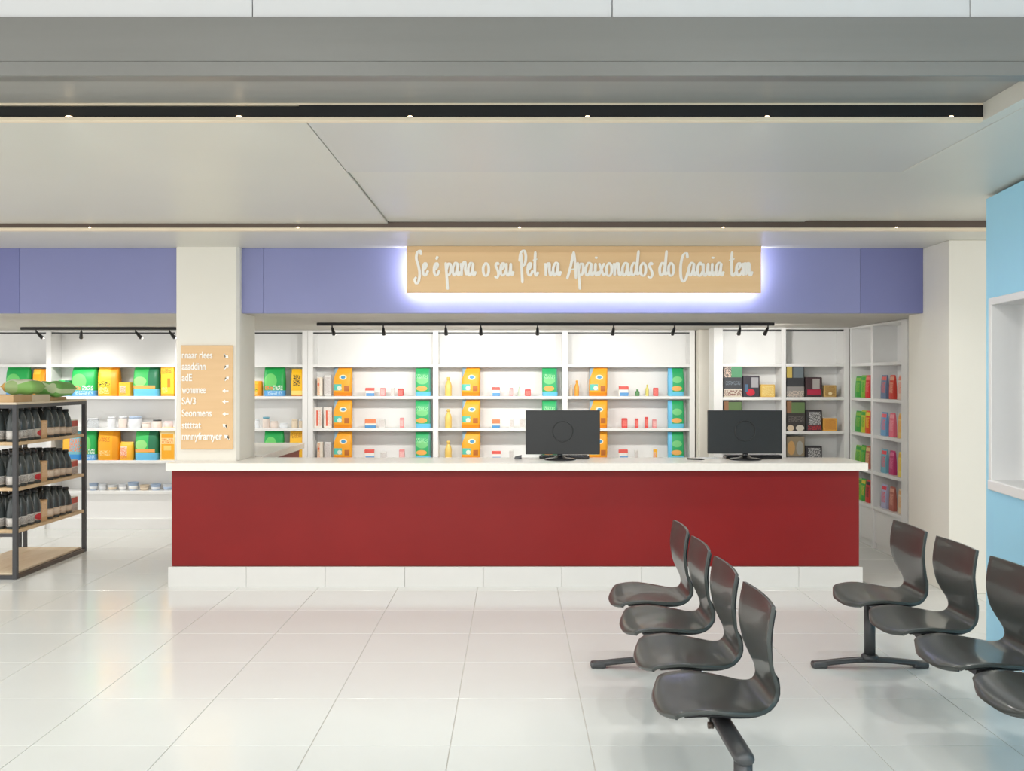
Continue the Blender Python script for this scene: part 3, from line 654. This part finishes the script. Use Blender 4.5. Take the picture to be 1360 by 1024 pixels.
GL = {
 'S': ([[(.95,1.6),(.8,1.95),(.42,1.75),(.32,1.3),(.6,.75),(.76,.2),(.62,-.4),(.32,-.6),(.1,-.3),(.32,-.08)]], 1.05),
 'e': ([[(.08,.42),(.45,.58),(.62,.85),(.45,1.0),(.2,.75),(.16,.3),(.36,.02),(.6,.1),(.85,.42)]], .8),
 'p': ([[(.1,1.05),(.2,.3),(.3,-.6),(.36,-1.05)],[(.2,.45),(.45,.95),(.7,.85),(.7,.35),(.5,.05),(.28,.15)]], .85),
 'a': ([[(.75,.9),(.45,1.02),(.15,.6),(.2,.1),(.4,.05),(.65,.5),(.75,.98)],[(.75,.98),(.7,.3),(.85,.02),(1.05,.35)]], 1.0),
 'r': ([[(.1,1.0),(.2,.5),(.2,.0)],[(.2,.4),(.4,.95),(.6,1.1),(.7,.85),(.66,.5),(.8,.1),(.95,.3)]], .88),
 'o': ([[(.42,1.0),(.14,.7),(.16,.2),(.4,-.02),(.66,.25),(.66,.75),(.42,1.0),(.3,.9)]], .82),
 's': ([[(.65,.85),(.45,1.02),(.25,.8),(.45,.5),(.6,.15),(.4,-.15),(.1,.0)]], .72),
 'u': ([[(.1,.98),(.12,.3),(.3,.0),(.55,.35),(.68,.98)],[(.68,.98),(.68,.25),(.85,.05),(1.0,.35)]], .95),
 'P': ([[(.3,1.7),(.38,.6),(.48,-.55)],[(.08,1.1),(.25,1.75),(.7,1.95),(.95,1.5),(.82,.95),(.45,.7)]], 1.05),
 't': ([[(.4,1.85),(.33,.9),(.36,.2),(.55,0),(.8,.3)],[(.05,1.2),(.68,1.3)]], .75),
 'n': ([[(.1,.98),(.18,.5),(.18,.0)],[(.18,.4),(.4,.95),(.6,.9),(.62,.3),(.75,.02),(.95,.35)]], .9),
 'A': ([[(.0,-.25),(.35,.6),(.72,1.85)],[(.72,1.85),(.88,.9),(.98,-.25)],[(.15,.45),(.95,.55)]], 1.05),
 'i': ([[(.2,.98),(.18,.3),(.32,.02),(.52,.35)],[(.26,1.32),(.29,1.46)]], .5),
 'x': ([[(.1,.98),(.35,.5),(.6,.02),(.8,.25)],[(.68,.98),(.35,.5),(.05,.0)]], .78),
 'd': ([[(.65,.85),(.4,1.02),(.12,.6),(.2,.08),(.45,.1),(.7,.7),(.9,1.95)],[(.9,1.95),(.74,.7),(.78,.1),(1.02,.3)]], .98),
 'C': ([[(.98,1.35),(.88,1.75),(.5,1.6),(.2,.9),(.2,.0),(.45,-.45),(.8,-.2),(1.05,.35)]], 1.0),
 'c': ([[(.65,.8),(.45,1.02),(.15,.6),(.2,.1),(.45,.0),(.78,.38)]], .74),
 'm': ([[(.1,1.0),(.15,0)],[(.15,.4),(.35,.98),(.5,.8),(.48,.05)],[(.48,.4),(.68,.98),(.85,.85),(.85,.2),(1.0,.02),(1.2,.35)]], 1.15),
}
GL['é'] = (GL['e'][0] + [[(.42,1.25),(.62,1.5)]], .8)
def script_word(word, p0, p1, base_py, xh):
    x0, x1 = X(p0, YS), X(p1, YS); xa_, cur = [], 0
    for c in word:
        xa_ += [cur + q[0] for st in GL[c][0] for q in st]; cur += GL[c][1]
    k = (x1 - x0) / (max(xa_) - min(xa_)); x0 -= min(xa_) * k
    zb = Z(base_py, YS); vs_, fs = [], []; cur = 0; layer = 0
    for c in word:
        for st in GL[c][0]:
            P = spline(st, 8) if len(st) > 2 else spline([st[0], ((st[0][0] + st[1][0]) / 2, (st[0][1] + st[1][1]) / 2), st[1]], 5)
            P = [Vector((x0 + (cur + a) * k, 0, zb + b * xh)) for a, b in P]
            i0 = len(vs_); layer = (layer + 1) % 5; dep0 = .008 + .0022 * layer
            for i, p in enumerate(P):
                t = (P[min(i + 1, len(P) - 1)] - P[max(i - 1, 0)]).normalized()
                nrm = Vector((-t.z, 0, t.x)); dep = Vector((0, dep0 + .002 * i / len(P), 0))
                hw = .0038 + .0066 * abs(t.z) ** 1.5
                e = min(i, len(P) - 1 - i); hw *= (.55, .85, 1)[min(e, 2)]
                vs_ += [p + nrm * hw - dep, p - nrm * hw - dep, p + nrm * hw, p - nrm * hw]
            for i in range(len(P) - 1):
                a, b = i0 + i * 4, i0 + i * 4 + 4
                fs += [(a, b, b + 1, a + 1), (a, a + 2, b + 2, b), (a + 1, b + 1, b + 3, a + 3)]
            e = i0 + (len(P) - 1) * 4
            fs += [(i0, i0 + 1, i0 + 3, i0 + 2), (e, e + 2, e + 3, e + 1)]
        cur += GL[c][1]
    org = Vector(((x0 + x1) / 2, YS, zb))
    me = mesh('lettering', [v - Vector((org.x, 0, org.z)) for v in vs_], fs, M['lettering'])
    o = put('lettering', me, org, sign); return o
for wd, p0, p1 in (('Se', 549, 571), ('é', 574, 586), ('para', 590, 634), ('o', 640, 651), ('seu', 655, 684), ('Pet', 688, 717), ('na', 722, 747), ('Apaixonados', 751, 869), ('do', 874, 896), ('Cacuia', 902, 963), ('tem', 966, 1001)):
    script_word(wd, p0 + 2, p1 - 2.2, 366.5, .1)

# ------------------------------------------------------------------ directory board on the column
YD = 7.34
brd = tag(empty('directory_board', (X(274.5, YD), YD, Z(596.5, YD))), 'tan wooden directory board with raised white words and arrows on the column', 'sign')
box('board', X(240, 7.32), X(309, 7.32), 7.32, 7.34, Z(596.5, 7.32), Z(458.5, 7.32), M['tan2'], brd, .002)
# the words in the photograph are too blurred to read: the nearest letter shapes, line by line
lines = [('nnaar rlees', 241, 282, 476), ('aaaddinn', 241, 273, 491), ('adE', 241, 255, 506), ('wonumee', 241, 273, 522), ('SA/3', 241, 260, 537), ('Seonmens', 241, 281, 553), ('sttttat', 241, 267, 569), ('mnnyframyer', 241, 295, 584)]
def text_part(s, p0, p1, py, y, h, parent):
    cu = bpy.data.curves.new('word', 'FONT'); cu.body = s; cu.extrude = .02; cu.size = 1; cu.offset = .012
    o = bpy.data.objects.new('word', cu); COL.objects.link(o); bpy.context.view_layer.update()
    dg = bpy.context.evaluated_depsgraph_get(); me = bpy.data.meshes.new_from_object(o.evaluated_get(dg))
    COL.objects.unlink(o); bpy.data.objects.remove(o); bpy.data.curves.remove(cu)
    xs_ = [v.co.x for v in me.vertices]; a, b = min(xs_), max(xs_); k = (X(p1, y) - X(p0, y)) / (b - a)
    for v in me.vertices:
        x_, y_, z_ = v.co; v.co = ((x_ - a) * k, z_ * .2, y_ * h)
    me.materials.clear(); me.materials.append(M['lettering']); me.update()
    return put('lettering', me, (X(p0, y), y, Z(py, y)), parent)
for s, p0, p1, py in lines: text_part(s, p0 + .8, p1, py, 7.316, .078, brd)
def arrow(px, py, ang, s=1.0):
    pts = [(-.024, -.004), (.002, -.004), (.002, -.016), (.024, 0), (.002, .016), (.002, .004), (-.024, .004)]
    bm = bmesh.new(); c, n_ = math.cos(ang), math.sin(ang)
    rot = lambda p: ((p[0] * c - p[1] * n_) * s, (p[0] * n_ + p[1] * c) * s)
    f = [bm.verts.new((rot(p)[0], -.006, rot(p)[1])) for p in pts]; b = [bm.verts.new((rot(p)[0], .0, rot(p)[1])) for p in pts]
    fa = bm.faces.new(f)
    for i in range(7): bm.faces.new((f[i], b[i], b[(i + 1) % 7], f[(i + 1) % 7]))
    bmesh.ops.triangulate(bm, faces=[fa])
    put('arrow', from_bm('arrow', bm, M['lettering']), (X(px, 7.319), 7.32, Z(py, 7.319)), brd)
for px, py, an, s in ((300.5, 473, -45, 1), (301, 487.5, 45, 1), (301.5, 503, 45, .95), (299.5, 519, 180, 1), (299.5, 533.5, 180, 1), (299.5, 550, 180, 1), (299, 566, 135, 1), (301.5, 581, 135, 1.15)):
    arrow(px, py, R(an), s)
box('cable_clip', X(326, 7.5), X(326, 7.5) + .001, 7.36, 7.37, 1.0, 1.01, M['white'], brd) if False else None

# ------------------------------------------------------------------ track lights
def track(label, p0, p1, y, zt, heads, tilt=.75, power=20, fall=.75):
    t = tag(empty('track_light', (X((p0 + p1) / 2, y), y, zt)), label, 'light')
    box('rail', X(p0, y), X(p1, y), y - .018, y + .018, zt - .026, zt, M['black'], t, .003)
    for px, dirx in heads:
        hx = X(px, y); hz = zt - .026
        h = put('spot_head', tube_me('spot_head', [(0, 0, -.018), (dirx * .012, .022, -.040), (dirx * .03, .06, -.075)], [.010, .014, .019], M['black'], 10), (hx, y, hz), t)
        put('stem', lathe_me('stem', [(.006, -.022), (.006, .001)], M['black'], 8), (hx, y, hz), h)
        put('lamp_face', lathe_me('lamp_face', [(.015, -.0805), (.015, -.078)], M['bulb'], 12), (hx + dirx * .032, y + .066, hz), h)
        d = bpy.data.lights.new('spot_lamp', 'SPOT'); d.energy = power * (.22 if 950 < px < 1000 else .8 if px > 1000 else 1); d.spot_size = R(140); d.spot_blend = .8; d.color = (1, .97, .92); d.shadow_soft_size = .04
        lo = bpy.data.objects.new('spot_lamp', d); COL.objects.link(lo); lo.parent = h
        lo.location = (dirx * .035, .085, -.095)
        lo.rotation_euler = Vector((dirx * .25 if px < 1000 else .7, tilt, -fall)).to_track_quat('-Z', 'Y').to_euler()
    return t
track('black track light with small spots over the left shelving', 28, 236, 9.40, ZLOW - .002, [(48, 1), (108, -1), (180, 1), (225, 1)], .3, 14)
track('long black track light with small spots behind the purple bulkhead', 421, 1028, 8.65, ZLOW - .002, [(441, .2), (509, -.1), (592, 0), (638.5, 0), (714, 0), (815, -.1), (896, -.4), (983, 0), (1020, -.5)], 1.0, 16, .6)

# ------------------------------------------------------------------ monitors, keyboards, pens
def monitor(label, p0, p1, yt, yb_, pbase):
    y = 7.40; xm = X((p0 + p1) / 2, y); wv = X(p1, y) - X(p0, y); z1, z0 = Z(yt, y), Z(yb_, y)
    t = tag(empty('computer_monitor', (xm, y, TOPZ)), label, 'monitor', 'monitors on the counter')
    box('rear_shell', xm - wv / 2, xm + wv / 2, y, y + .022, z0, z1, M['screen'], t, .004, 2)
    box('screen', xm - wv / 2 + .006, xm + wv / 2 - .006, y + .022, y + .026, z0 + .008, z1 - .006, M['screen2'], t)
    # ring moulded in the rear shell
    vs_, fs = [], []; n_, r, s = 40, .079, .0045
    for i in range(n_):
        a = 2 * math.pi * i / n_
        for k in range(6):
            b = 2 * math.pi * k / 6; q = r + s * math.cos(b); vs_.append((q * math.cos(a), -s * .8 * math.sin(b), q * math.sin(a)))
    for i in range(n_):
        for k in range(6): fs.append((i * 6 + k, ((i + 1) % n_) * 6 + k, ((i + 1) % n_) * 6 + (k + 1) % 6, i * 6 + (k + 1) % 6))
    put('shell_ring', mesh('shell_ring', vs_, fs, M['screen'], True), (xm, y, z0 + (z1 - z0) * .52), t)
    xb = X(pbase, y)
    put('stand_neck', tube_me('stand_neck', [(0, 0, -.035), (0, .004, .0), (0, .012, .06)], [.028, .022, .018], M['screen2'], 12), (xb, y - .005 + .03, z0 - .01), t)
    put('stand_base', lathe_me('stand_base', [(.125, 0), (.125, .006), (.11, .012), (.05, .018), (.032, .03)], M['screen2'], 28), (xb, y + .03, TOPZ), t)
    t.children[-1].scale = (1, .62, 1)
    return t
monitor('black monitor seen from behind in front of the middle bays', 698, 797, 545, 603.5, 744)
monitor('black monitor seen from behind nearer the right end of the counter', 940, 1039, 545, 602.5, 991)
def keyboard(label, p0, p1, y):
    x0, x1 = X(p0, y), X(p1, y)
    t = tag(empty('keyboard', ((x0 + x1) / 2, y, TOPZ)), label, 'keyboard', 'keyboards on the counter')
    box('tray', x0, x1, y - .06, y + .06, TOPZ, TOPZ + .018, M['screen2'], t, .004)
    bm = bmesh.new(); nx = int((x1 - x0) / .022)
    for r in range(5):
        for k in range(nx): add_box(bm, -((x1 - x0) / 2) + .012 + k * .022, -((x1 - x0) / 2) + .030 + k * .022, -.05 + r * .02, -.034 + r * .02, .018, .024)
    tag(put('key_caps', from_bm('key_caps', bm, M['keys']), ((x0 + x1) / 2, y, TOPZ), t), kind='stuff')
keyboard('dark keyboard lying behind the middle monitor', 716, 782, 7.588)
keyboard('dark keyboard lying behind the right monitor', 962, 1036, 7.588)
st = tag(empty('stapler', (X(688, 7.5), 7.5, TOPZ)), 'small dark stapler on the worktop left of the middle monitor', 'stapler')
sxm = X(688, 7.5)
box('stapler_base', sxm - .028, sxm + .03, 7.485, 7.515, TOPZ, TOPZ + .008, M['steel'], st, .002)
put('stapler_arm', mesh('stapler_arm', [(-.028,-.012,.010),(.028,-.012,.010),(.028,.012,.010),(-.028,.012,.010),(-.022,-.010,.020),(.028,-.010,.032),(.028,.010,.032),(-.022,.010,.020)],
    [(0,3,2,1),(4,5,6,7),(0,1,5,4),(1,2,6,5),(2,3,7,6),(3,0,4,7)], M['steel']), (sxm, 7.5, TOPZ), st)
put('hinge', lathe_me('hinge', [(.006, .006), (.006, .024)], M['black'], 8), (sxm + .022, 7.5, TOPZ), st)
pen = tag(empty('pen', (X(924, 7.42), 7.42, TOPZ)), 'black pen lying on the worktop left of the right monitor', 'pen')
put('barrel', tube_me('barrel', [(-.06, .03, .006), (.045, -.022, .006)], .006, M['black'], 8), (X(924, 7.42), 7.42, TOPZ), pen)
put('tip', tube_me('tip', [(.045, -.022, .006), (.062, -.031, .004)], [.005, .0015], M['steel'], 8), (X(924, 7.42), 7.42, TOPZ), pen)
pp = tag(empty('paper_sheet', (X(950, 7.5), 7.5, TOPZ)), 'white papers on the worktop beside the right keyboard', 'paper')
box('sheet', X(932, 7.5), X(956, 7.5), 7.53, 7.64, TOPZ, TOPZ + .003, M['white'], pp)
box('sheet', X(934, 7.5), X(957, 7.5), 7.535, 7.63, TOPZ + .003, TOPZ + .005, M['white'], pp)

# ------------------------------------------------------------------ gondola rack
GX0, GX1, GY0, GY1, GZ = -4.52, -3.895, 7.47, 8.70, 1.372
gd = tag(empty('gondola_rack', ((GX0 + GX1) / 2, (GY0 + GY1) / 2, 0)), 'dark metal display rack with wooden shelves at the left edge', 'rack')
pt = .034
for a, b in ((GX1 - pt, GY0), (GX1 - pt, GY1 - pt), (GX0, GY0), (GX0, GY1 - pt)):
    box('post', a, a + pt, b, b + pt, 0, GZ, M['postm'], gd, .002)
box('post', GX0 + .06, GX0 + .085, GY1 - pt, GY1, 0, GZ, M['postm'], gd, .002)
for z0, z1 in ((GZ - .03, GZ), (0.0, .03)):
    box('side_rail', GX1 - pt + .002, GX1 - .002, GY0 + pt, GY1 - pt, z0, z1, M['brown'] if z0 == 0 else M['postm'], gd)
    box('side_rail', GX0 + .002, GX0 + pt - .002, GY0 + pt, GY1 - pt, z0, z1, M['postm'], gd)
    box('end_rail', GX0 + pt, GX1 - pt, GY0 + .002, GY0 + pt - .002, z0, z1, M['postm'], gd)
    box('end_rail', GX0 + pt, GX1 - pt, GY1 - pt + .002, GY1 - .002, z0, z1, M['postm'], gd)
box('end_rail', GX0 + pt, GX1 - pt, GY0 + .002, GY0 + .03, .335, .358, M['postm'], gd)
GL_Z = [1.075, .715, .385]
for z in GL_Z: box('wood_shelf', GX0 + .003, GX1 - .006, GY0 + pt + .001, GY1 - pt - .001, z - .026, z, M['wood'], gd, .002)
for k in range(3):
    wv = (GX1 - GX0 - .075) / 3
    box('base_plank', GX0 + .0375 + k * wv + .001, GX0 + .0375 + (k + 1) * wv - .001, GY0 + pt + .001, GY1 - pt - .001, .03, .046, M['plank'], gd, .001)
for k in range(3):
    wv = (GX1 - GX0) / 3
    box('top_plank', GX0 + k * wv + .001, GX0 + (k + 1) * wv - .001, GY0, GY1, GZ, GZ + .016, M['ivory'], gd, .001)

# dark bottles on the gondola: one prototype per label, then copies
def make_dark_bottle(lab_m, h=.275, r=.052):
    t = empty('dark_bottle', (0, 0, 0))
    put('body', lathe_me('body', [(r * .94, 0), (r, .008), (r, h * .42), (r * .97, h * .5), (r * .8, h * .68), (r * .52, h * .82), (r * .42, h * .9)], M['dark'], 14), (0, 0, 0), t)
    put('cap', lathe_me('cap', [(r * .5, h * .9), (r * .5, h * .985), (r * .42, h)], M['darkcap'], 12), (0, 0, 0), t)
    put('paper_label', lathe_me('paper_label', [(r + .0012, h * .08), (r + .0012, h * .32)], lab_m, 14), (0, 0, 0), t)
    return t
def copy_thing(o, loc, rz=0):
    c = o.copy(); COL.objects.link(c); c.location = loc; c.rotation_euler = (0, 0, rz)
    for ch in o.children:
        d = ch.copy(); COL.objects.link(d); d.parent = c
    return c
protos = {k: make_dark_bottle(LABELS[k]) for k in ('tan', 'white', 'red')}
used = set(); SH = ['top', 'middle', 'bottom']
for s, z in enumerate(GL_Z):
    for cx_i in range(4):
        for k in range(10):
            bx, by = GX1 - .078 - cx_i * .122, GY0 + .10 + k * .11
            if cx_i == 0 and k in (4, 9) or cx_i == 3 and k > 2: continue
            if k == 9: continue
            kind = 'red' if (cx_i == 0 and k == 3) else ('white' if k < 3 else 'tan')
            sc = [1, 1, 1, 1, 1, .99, .97, .92, .84, .76][k]
            loc = (bx, by, z)
            if kind not in used: b = protos[kind]; b.location = loc; used.add(kind)
            else: b = copy_thing(protos[kind], loc)
            b.scale = (1, 1, sc)
            b.rotation_euler = (0, 0, random.uniform(-.3, .3))
            if kind == 'red': tag(b, 'dark bottle with red badge at the front of the %s rack shelf' % SH[s], 'bottle', 'dark bottles on the rack')
            elif cx_i == 0: tag(b, '%s dark bottle from the near post, aisle row of the %s rack shelf' % (['first', 'second', 'third', 'fourth', 'fifth', 'sixth', 'seventh', 'eighth', 'ninth'][k], SH[s]), 'bottle', 'dark bottles on the rack')
            else: tag(b, 'dark narrow necked bottle with %s label behind the aisle row of the %s rack shelf' % (kind, SH[s]), 'bottle', 'dark bottles on the rack')
    # carton and small striped pack at the aisle edge
    o = box('small_carton', GX1 - .115, GX1 - .045, GY0 + .49, GY0 + .59, z, z + .17 - .02 * (s == 0), LABELS['carton'], None, .002)
    tag(o, 'tan carton between the bottles on the %s rack shelf' % SH[s], 'box', 'cartons on the rack')
    o = box('small_carton', GX1 - .14, GX1 - .05, GY0 + 1.04, GY0 + 1.16, z, z + .13, LABELS['redwhite'], None, .002)
    tag(o, 'red and white carton at the far end of the %s rack shelf' % SH[s], 'box', 'red and white cartons on the rack')

# trays and green bags on top of the rack
zt_ = GZ + .016
def tray(label, x0, x1, y0, y1, h, m):
    t = tag(empty('cardboard_tray', ((x0 + x1) / 2, (y0 + y1) / 2, zt_)), label, 'tray', 'trays on the rack')
    box('tray_bottom', x0, x1, y0, y1, zt_, zt_ + .006, m, t)
    for nm, a, b, c, d in (('tray_wall', x0, x1, y0, y0 + .006), ('tray_wall', x0, x1, y1 - .006, y1), ('tray_wall', x0, x0 + .006, y0 + .006, y1 - .006), ('tray_wall', x1 - .006, x1, y0 + .006, y1 - .006)):
        box(nm, a, b, c, d, zt_ + .006, zt_ + h, m, t)
    return t
tray('brown cardboard tray at the near end of the rack top', GX0 + .02, GX1 - .03, GY0 + .01, GY0 + .30, .058, M['card'])
tray('pale tray behind the brown tray on the rack top', GX0 + .05, GX1 - .04, GY0 + .31, GY0 + .62, .055, M['ivory'])
tray('low tan tray in the middle of the rack top', GX0 + .05, GX1 - .04, GY0 + .63, GY0 + .92, .03, M['card'])
pgreen = print_mat('print_green_pillow', (150, 206, 112), [('d', 0, .35, 1, 1.0, (222, 232, 200)), ('e', .3, .5, .2, .4, (176, 206, 140)), ('r', 0, .12, 0, 1, (226, 178, 96))])
pgreen2 = print_mat('print_green_pillow_leafy', (124, 190, 100), [('d', 0, .8, 1, .2, (204, 226, 176)), ('d', 0, 1.15, 1, .5, (120, 184, 96)), ('e', .7, .55, .16, .3, (206, 222, 180))])
def pillow(label, loc, lx, ly, h, m, rz):
    vs_, fs = [], []; nu, nv = 14, 10
    for side in (1, -1):
        for i in range(nu + 1):
            for j in range(nv + 1):
                u, v = i / nu * 2 - 1, j / nv * 2 - 1
                k = (max(0, 1 - u ** 4) ** .5) * (max(0, 1 - v ** 4) ** .5)
                vs_.append((u * lx / 2, v * ly / 2 * (1 - .08 * (1 - u * u)), h / 2 + side * h / 2 * k * (1 + .06 * math.sin(7 * u + 3 * v))))
    for s in range(2):
        o = s * (nu + 1) * (nv + 1)
        for i in range(nu):
            for j in range(nv):
                a = o + i * (nv + 1) + j; q = (a, a + nv + 1, a + nv + 2, a + 1)
                fs.append(q if s == 0 else q[::-1])
    bm = bmesh.new(); tmp = mesh('tmp', vs_, fs, m); bm.from_mesh(tmp); bpy.data.meshes.remove(tmp)
    bmesh.ops.remove_doubles(bm, verts=bm.verts, dist=1e-5)
    return tag(put('snack_bag', from_bm('snack_bag', bm, m, True), loc, None, rz), label, 'bag', 'green bags on the rack')
pillow('plump green and cream bag on the near trays of the rack top', (X(31, 7.9), GY0 + .43, zt_ + .056), .27, .25, .125, pgreen, R(6))
pillow('leafy green bag drooping over the middle of the rack top', (X(71, 8.24), GY0 + .77, zt_ + .031), .29, .25, .135, pgreen2, R(-8))

# ------------------------------------------------------------------ beam benches
prof = [(-.234,.403,.190), (-.226,.416,.200), (-.204,.431,.211), (-.155,.444,.220), (-.08,.449,.226), (0,.443,.220), (.07,.437,.200), (.115,.437,.172), (.148,.449,.146),
        (.165,.474,.136), (.165,.505,.146), (.154,.545,.174), (.142,.590,.196), (.136,.650,.204), (.137,.700,.205), (.143,.750,.205), (.150,.785,.204), (.153,.803,.202)]
def shell_me():
    P = spline(prof, 3); n_ = 13; vs_, fs = [], []
    for i, (x, z, hw) in enumerate(P):
        s = i / (len(P) - 1)
        seat = max(0, 1 - s / .42); back = max(0, (s - .6) / .4)
        for k in range(n_):
            t = k / (n_ - 1) * 2 - 1
            e = t * t
            dz = .010 * e * (1 - min(1, abs(s - .25) / .22)) if s < .47 else 0
            dz += .012 * e * e * max(0, 1 - s / .12)          # front corners drop
            dx = -.016 * e * min(1, back * 2.0)            # back wraps forward at the sides
            dx += .055 * (abs(t) ** 3.2) * max(0, 1 - s / .16)  # rounded front corners
            vs_.append((x + dx, t * hw, z + dz))
    m_ = len(P)
    for i in range(m_ - 1):
        for k in range(n_ - 1):
            a = i * n_ + k; fs.append((a, a + 1, a + n_ + 1, a + n_))
    return mesh('seat_shell', vs_, fs, M['chair'], True)
SHELL = shell_me()
bm = bmesh.new(); bm.from_mesh(SHELL); bmesh.ops.recalc_face_normals(bm, faces=bm.faces)
# upward normals on the seat
if sum(f.normal.z for f in bm.faces) < 0: bmesh.ops.reverse_faces(bm, faces=bm.faces)
bm.to_mesh(SHELL); bm.free()
# black liner that follows the rear of the shell, slightly smaller
def liner_me():
    P = [(x + (.0 if i < 8 else .019), z - (.019 if i < 8 else 0.004), hw * .86) for i, (x, z, hw) in enumerate(prof)][3:-1]
    P[5] = (.150, .432, .14); P[6] = (.180, .462, .125)
    P = spline(P, 2); n_ = 7; vs_, fs = [], []
    for i, (x, z, hw) in enumerate(P):
        for k in range(n_):
            t = k / (n_ - 1) * 2 - 1; vs_.append((x - (.012 * t * t if i > len(P) * .6 else 0), t * hw, z))
    for i in range(len(P) - 1):
        for k in range(n_ - 1):
            a = i * n_ + k; fs.append((a, a + 1, a + n_ + 1, a + n_))
    return mesh('rear_liner', vs_, fs, M['chair2'], True)
LINER = liner_me()
def oval_bar(name, pts, w_, h_, m, n=14):
    return tube_me(name, pts, h_, m, n, w_ / h_)
def bench(label, xp, ys, yfar, ynear):
    t = tag(empty('beam_bench', (xp, (yfar + ynear) / 2, 0)), label, 'bench', 'waiting benches')
    zb = .362
    put('beam', oval_bar('beam', [(0, ynear - .028, 0), (0, ynear - .02, 0), (0, ynear, 0), (0, yfar, 0), (0, yfar + .012, 0)], .034, .024, M['steel']) , (xp, 0, zb), t)
    bmsh = t.children[-1].data
    for v in bmsh.vertices:                    # round the near end of the beam
        if v.co.y < ynear - .024: v.co.x *= .55; v.co.z *= .55
        elif v.co.y < ynear - .01: v.co.x *= .88; v.co.z *= .88
    for y in ys:
        s = put('seat_shell', SHELL, (xp, y, 0), t)
        md = s.modifiers.new('thickness', 'SOLIDIFY'); md.thickness = .013; md.offset = -1
        md = s.modifiers.new('edge', 'BEVEL'); md.width = .003; md.segments = 2; md.limit_method = 'ANGLE'; md.angle_limit = R(50)
        l = put('rear_liner', LINER, (xp, y, 0), s)
        md = l.modifiers.new('thickness', 'SOLIDIFY'); md.thickness = .008; md.offset = 0
        bmb = bmesh.new()
        add_box(bmb, -.075, .075, -.05, .05, .030, .046); add_box(bmb, -.038, .038, -.035, .035, -.01, .032)
        put('seat_bracket', from_bm('seat_bracket', bmb, M['chair2']), (xp, y, zb + .0), t)
        put('clamp_bolt', tube_me('clamp_bolt', [(-.05, 0, 0), (-.03, 0, 0)], .012, M['brown'], 10), (xp, y - .06, zb - .012), t)
    for y in (yfar - .03, ynear + .01):
        put('post', tube_me('post', [(0, 0, .05), (0, 0, zb)], .030, M['steel'], 16, 1.3 if False else 1.0), (xp, y, 0), t)
        put('post_collar', lathe_me('post_collar', [(.045, .045), (.045, .066), (.036, .074)], M['steel'], 20), (xp, y, 0), t)
        ft = put('foot', oval_bar('foot', spline([(-.30, 0, .018), (-.2, 0, .030), (-.08, 0, .041), (0, 0, .043), (.08, 0, .041), (.2, 0, .030), (.30, 0, .018)], 3), .026, .016, M['steel']), (xp, y, 0), t)
        for sgn in (-1, 1):
            put('foot_glide', box_me('foot_glide', .085, .058, .034, M['steel'], .012, 2), (xp + sgn * .275, y, 0), ft)
    return t
YSEAT = [5.02, 4.49, 3.96, 3.43]
bench('row of four charcoal shell seats on a beam, nearer the middle of the floor', .737, YSEAT, 5.23, 3.05)
bench('row of four charcoal shell seats on a beam, beside the blue wall', 1.943, YSEAT, 5.23, 3.05)
